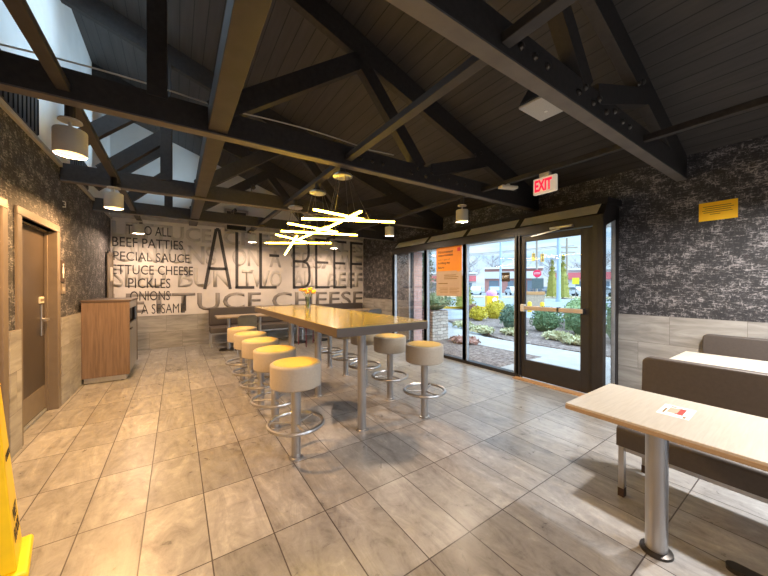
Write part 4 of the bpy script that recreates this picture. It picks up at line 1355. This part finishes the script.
# long clipped hedge
t = thing('clipped_hedge', 'long pale green clipped hedge running back from the door', 'hedge', (11.9, 5.1, GZ))
t.rotation_euler = (0, 0, R(22))
m_ = MB()
for k in range(9):
    leaves((-1.2 + k * 0.55, 0, 0.45), (0.5, 0.55, 0.55), 420, 0.045, m_, 0.6)
m_.box(-1.4, 3.4, -0.36, 0.36, 0.0, 0.75)
m_.build('foliage', mat_leaf('pale_hedge_leaf', (0.18, 0.27, 0.11), (0.34, 0.44, 0.22)), t)
for i, (x, y, lab) in enumerate(((7.75, 6.05, 'pale variegated ground plant beside the bend in the walk'), (8.2, 5.28, 'pale variegated ground plant below the blue green shrub'), (8.45, 4.15, 'pale variegated ground plant seen low through the exit door'), (8.15, 3.5, 'pale variegated ground plant near the hinge side of the exit door'), (8.3, 7.3, 'pale variegated ground plant right of the stone planter'))):
    shrub('ground_plant', (x, y, GZ + 0.02), (0.34, 0.40, 0.13), M['leaf_pale'], 300, 0.07, lab, 'plant', 'variegated ground plants', stem=False)
shrub('dry_ground_plant', (6.15, 5.35, GZ - 0.01), (0.35, 0.45, 0.10), M['leaf_red'], 260, 0.06, 'dry russet ground plant at the foot of the stone planter', 'plant', stem=False)

# yellow box with a pink domed top
t = thing('yellow_bin', 'yellow box with pink dome and white disc across the street', 'bin', (19.4, 14.3, GZ - 0.06), R(-40))
MB().box(-0.40, 0.40, -0.35, 0.35, 0.0, 0.80).build('bin_body', plain('yellow_enamel', (0.88, 0.50, 0.01), 0.5), t, bevel=0.02)
MB().lathe([(0.0, 1.22), (0.22, 1.20), (0.36, 1.10), (0.40, 0.96), (0.36, 0.80), (0, 0.80)], seg=20).build('dome', plain('pink_dome_plastic', (0.72, 0.33, 0.62), 0.5), t, smooth=True)
MB().lathe([(0, 0), (0.17, 0), (0.17, 0.01), (0, 0.01)], (0.14, -0.362, 0.52), 18, 'Y').build('white_disc', M['paper'], t)

# traffic and lamp poles
M['pole'] = plain('pale_blue_grey_pole', (0.36, 0.46, 0.58), 0.5)
M['pole_tan'] = plain('weathered_tan_pole', (0.34, 0.29, 0.24), 0.8)
M['signal'] = plain('signal_yellow', (0.72, 0.42, 0.08), 0.5)
def pole(name, loc, h_, r_, mat, label, cat='pole'):
    t = thing(name, label, cat, loc)
    MB().tube([(0, 0, 0), (0, 0, h_)], [r_ * 1.1, r_ * 0.9], 12).build('pole_shaft', mat, t, smooth=True)
    MB().cyl((0, 0, 0), (0, 0, 0.25), r_ * 1.5, 12).build('pole_base', mat, t)
    return t
pole('lamp_pole', (30.9, 15.1, GZ - 0.06), 9.5, 0.17, M['pole'], 'thick pale blue lamp pole seen through the exit door')
pole('thin_pole', (29.3, 16.4, GZ - 0.06), 8.5, 0.10, M['pole_tan'], 'thin tan pole rising behind the stop sign')
t = pole('signal_pole', (35.1, 24.5, GZ - 0.06), 7.4, 0.14, M['pole'], 'blue grey signal mast with long arm across the street')
MB().cyl((0, 0, 5.0), (5.2, -4.2, 5.2), 0.07, 8).build('mast_arm', M['pole'], t)
MB().cyl((0, 0, 5.2), (20.0, -21.0, 5.6), 0.03, 6).build('span_wire', M['wire'], t)
for k, (x, y, z, lab) in enumerate(((37.1, 21.2, 4.55, 'yellow traffic signal left of the thin tan pole'), (37.7, 20.4, 4.45, 'yellow traffic signal right of the thin tan pole'))):
    t = thing('traffic_signal', lab, 'traffic light', (x, y, z), R(-40), 'yellow traffic signals')
    MB().box(-0.18, 0.18, -0.15, 0.15, 0, 1.0).build('signal_body', M['signal'], t, bevel=0.03)
    MB().cyl((0, 0, 1.0), (0, 0, 1.25), 0.04, 6).build('hanger', M['wire'], t)
    for z2 in (0.2, 0.5, 0.8):
        MB().lathe([(0, 0), (0.1, 0), (0.1, 0.02), (0, 0.02)], (0, -0.17, z2), 10, 'Y').build('lens', M['black'], t)
t = pole('utility_pole', (47.6, 22.1, GZ - 0.06), 8.6, 0.15, M['pole_tan'], 'distant wooden utility pole with crossarm', 'pole')
MB().bar((-1.0, 1.0, 7.2), (1.0, -1.0, 7.2), 0.14, 0.16).bar((-0.8, 0.8, 6.5), (0.8, -0.8, 6.5), 0.12, 0.14).build('crossarm', M['pole_tan'], t)
for k in range(3):
    m_ = MB()
    P0, P1 = Vector((47.6 + (-0.85, -0.45, 0.7)[k], 22.1 - (-0.85, -0.45, 0.7)[k], 7.40)), Vector((26 + k * 0.6, 64 + k * 0.5, 8.4 - 0.3 * k))
    pts = []
    for i in range(13):
        s = i / 12
        p = P0.lerp(P1, s)
        p.z -= 1.0 * 4 * s * (1 - s)
        pts.append(tuple(p))
    o = m_.tube(pts, 0.03, 5).build('power_line', M['wire'])
    tag(o, ['uppermost power line across the sky', 'middle power line across the sky', 'lowest power line across the sky'][k], 'power line', 'power lines')

# stop sign (octagon) and the board under it
t = thing('stop_sign', 'red octagonal stop sign outside the exit door', 'road sign', (21.5, 12.0, GZ - 0.06), R(-60.8))
MB().cyl((0, 0.03, 0), (0, 0.03, 2.70), 0.03, 8).build('sign_post', M['wire'], t)
oc = [(0.29 * math.cos(R(22.5 + 45 * i)), 2.43 + 0.29 * math.sin(R(22.5 + 45 * i))) for i in range(8)]
MB().prism(oc, lambda a, b, tt: (a, tt, b), -0.02, 0.0).build('sign_face', plain('stop_red', (0.85, 0.03, 0.10), 0.5), t)
text('STOP', 'sign_lettering', M['paper'], t, (-0.20, -0.022, 2.36), (1, 0, 0), (0, 0, 1), 0.40, 0.14, 0.004, 0.015)
t = thing('menu_board', 'dark grey blank board back below the stop sign', 'board', (20.4, 11.35, GZ - 0.06), R(-60.8))
MB().box(-0.36, 0.36, -0.05, 0.05, 1.35, 2.05).build('board_panel', plain('slate_board', (0.10, 0.14, 0.15), 0.5), t)
MB().box(-0.28, -0.22, -0.03, 0.03, 0, 1.35).box(0.22, 0.28, -0.03, 0.03, 0, 1.35).build('board_post', M['wire'], t)
t = thing('tan_enclosure', 'tan walled enclosure with orange brown cap across the drive', 'enclosure', (19.1, 10.9, GZ - 0.06), R(-60.8))
MB().box(-0.62, 0.62, -0.5, 0.5, 0.0, 0.98).build('enclosure_wall', plain('tan_brick_wall', (0.46, 0.36, 0.27), 0.8, var=0.2), t)
MB().box(-0.66, 0.66, -0.54, 0.54, 0.98, 1.16).build('enclosure_cap', plain('orange_brown_cap', (0.55, 0.29, 0.12), 0.7), t)
for k, (x, y, lab) in enumerate(((16.9, 10.7, 'yellow bollard cap beside the tan enclosure at left'), (17.1, 10.0, 'yellow bollard cap beside the tan enclosure in the middle'), (17.2, 9.3, 'yellow bollard cap beside the hedge'))):
    o = MB().lathe([(0, 0.62), (0.09, 0.60), (0.12, 0.52), (0.12, 0), (0, 0)], seg=14).build('bollard', M['kerb'], None, smooth=True, loc=(x, y, GZ - 0.06))
    tag(o, lab, 'bollard', 'yellow bollards')

def olive_cone(x, y, r_, h_, lab):
    t = thing('conifer', lab, 'tree', (x, y, GZ - 0.06))
    m_ = MB()
    n = 7
    for k in range(n):
        s = k / (n - 1)
        leaves((0, 0, 0.3 + s * (h_ - 0.5)), (r_ * (1 - 0.85 * s) + 0.06, r_ * (1 - 0.85 * s) + 0.06, h_ / n * 0.8), 200, 0.09, m_, 0.5)
    m_.lathe([(r_ * 0.75, 0.2), (r_ * 0.5, h_ * 0.5), (0, h_ * 0.92)], seg=10)
    m_.build('foliage', M['leaf_olive'], t)
    MB().cyl((0, 0, 0), (0, 0, 0.5), 0.07, 8).build('trunk', M['bark'], t)
olive_cone(40.7, 20.7, 0.95, 4.7, 'olive green pointed conifer left of the thick lamp pole')
olive_cone(38.7, 18.4, 0.95, 5.0, 'olive green pointed conifer right of the thick lamp pole')
olive_cone(15.6, 13.6, 0.75, 2.2, 'olive conifer beside the poster window mullion')
t = thing('yield_sign', 'small yellow warning sign far beyond the conifers', 'road sign', (31, 13.6, GZ - 0.06), R(-62))
MB().box(-0.28, 0.28, -0.02, 0.02, 1.7, 2.3).build('sign_face', plain('warning_yellow', (0.75, 0.72, 0.02), 0.5), t)
MB().cyl((0, 0.03, 0), (0, 0.03, 1.9), 0.03, 6).build('sign_post', M['wire'], t)

# shops and cars far across the street
def block(x, y, w, d_, h_, mat, rz, lab, band=None, win=True):
    t = thing('shop_building', lab, 'building', (x, y, GZ - 0.06), rz)
    MB().box(-w / 2, w / 2, 0, d_, 0, h_).build('building_wall', mat, t)
    MB().box(-w / 2 - 0.2, w / 2 + 0.2, -0.6, d_ + 0.1, h_ - 0.15, h_ + 0.2).build('roof_edge', M['paper'], t)
    if band is not None:
        MB().box(-w / 2, w / 2, -0.5, 0.0, h_ * 0.58, h_ * 0.86).build('sign_band', band, t)
    if win:
        nw = max(2, int(w / 3.2))
        for k in range(nw):
            cx = -w / 2 + (k + 0.5) * w / nw
            MB().box(cx - 1.05, cx + 1.05, -0.05, 0.02, 0.3, h_ * 0.5).build('shop_window', M['winblue'], t)
    return t
M['winblue'] = plain('blue_grey_shop_glass', (0.16, 0.20, 0.24), 0.15)
shopred = plain('red_sign_band', (0.62, 0.14, 0.15), 0.6)
shopw = plain('pale_shop_wall', (0.62, 0.60, 0.58), 0.8)
shopbrick = plain('red_brick_wall', (0.42, 0.20, 0.17), 0.85, var=0.2)
block(54.0, 51.5, 12, 8, 4.6, shopw, R(-48), 'white shop with red sign band at left across the street', shopred)
block(62.5, 40.5, 12, 8, 5.6, shopbrick, R(-55), 'red brick shop in the middle across the street', shopw)
block(68.5, 29.0, 11, 8, 5.0, shopw, R(-62), 'pale shop behind the stop sign', shopred)
block(73.5, 15.8, 12, 8, 5.0, shopbrick, R(-70), 'red brick shop behind the thick lamp pole', shopw)

def car(x, y, rz, paint, lab):
    t = thing('parked_car', lab, 'car', (x, y, GZ - 0.06), rz, 'parked cars across the street')
    body = [(-2.2, 0.35), (2.2, 0.35), (2.25, 0.75), (1.4, 0.95), (0.7, 1.42), (-1.1, 1.45), (-1.9, 0.98), (-2.25, 0.85)]
    MB().prism(body, lambda a, b, tt: (a, tt, b), -0.85, 0.85).build('car_body', paint, t, bevel=0.06)
    MB().prism([(1.15, 0.98), (0.65, 1.36), (-1.05, 1.38), (-1.7, 1.0)], lambda a, b, tt: (a, tt, b), -0.87, 0.87).build('car_windows', M['winblue'], t)
    for wx in (-1.4, 1.4):
        for wy in (-0.86, 0.66):
            MB().lathe([(0, 0), (0.32, 0), (0.32, 0.2), (0, 0.2)], (wx, wy, 0.32), 14, 'Y').build('wheel', M['black'], t)
    return t
cw = plain('white_car_paint', (0.70, 0.73, 0.76), 0.3)
cs = plain('silver_car_paint', (0.38, 0.45, 0.52), 0.3)
cb = plain('dark_car_paint', (0.07, 0.09, 0.12), 0.3)
for i, (x, y, p_, lab) in enumerate(((43.5, 39.5, cs, 'silver car parked at the left of the row'), (45.2, 36.6, cw, 'white car second in the parked row'), (46.7, 33.9, cs, 'silver car in the middle of the parked row'), (47.9, 31.0, cw, 'white car fourth in the parked row'), (49.6, 27.0, cb, 'dark car parked behind the stop sign'), (50.8, 22.4, cw, 'white car parked near the distant utility pole'), (51.3, 18.4, cs, 'silver car parked behind the right conifer'))):
    car(x, y, R(30 + 6 * i), p_, lab)

def bare_tree(x, y, h_, lab, seed):
    rnd = random.Random(seed)
    t = thing('bare_tree', lab, 'tree', (x, y, GZ - 0.06), 0, 'bare winter trees')
    m_ = MB()
    m_.tube([(0, 0, 0), (0.05, 0, h_ * 0.45), (0, 0.1, h_ * 0.9)], [0.16, 0.10, 0.03], 6)
    tr = MB()
    for k in range(34):
        z = h_ * rnd.uniform(0.30, 0.85)
        a = rnd.uniform(0, 6.28)
        l = h_ * rnd.uniform(0.18, 0.36)
        e = (l * math.cos(a), l * math.sin(a), z + l * rnd.uniform(0.5, 0.9))
        tr.tube([(0, 0, z), (e[0] * 0.5, e[1] * 0.5, z + (e[2] - z) * 0.42), e], [0.05, 0.035, 0.012], 4)
        for q in range(3):
            s = rnd.uniform(0.4, 0.9)
            b = (e[0] * s, e[1] * s, z + (e[2] - z) * s)
            tr.tube([b, (b[0] + rnd.uniform(-1, 1) * l * 0.4, b[1] + rnd.uniform(-1, 1) * l * 0.4, b[2] + l * 0.4)], [0.03, 0.01], 4)
    m_.build('trunk', M['treebark'], t)
    tr.build('branches', M['treebark'], t)
M['treebark'] = plain('grey_brown_bare_bark', (0.22, 0.19, 0.20), 0.9)
TL = [(51, 55, 'left end'), (57, 51, 'second from the left'), (63, 48, 'third from the left'), (68, 41, 'fourth from the left'), (72, 37, 'fifth from the left'), (75, 31, 'fifth from the right'), (77, 27, 'fourth from the right'), (78, 22, 'third from the right'), (80, 15.5, 'second from the right'), (78, 9, 'right end')]
for i, (x, y, lab) in enumerate(TL):
    bare_tree(x + 16, y + 11 - i * 0.6, 8.5 + (i * 37 % 5) * 0.7, 'bare winter tree behind the shops, %s of its row' % lab, i)
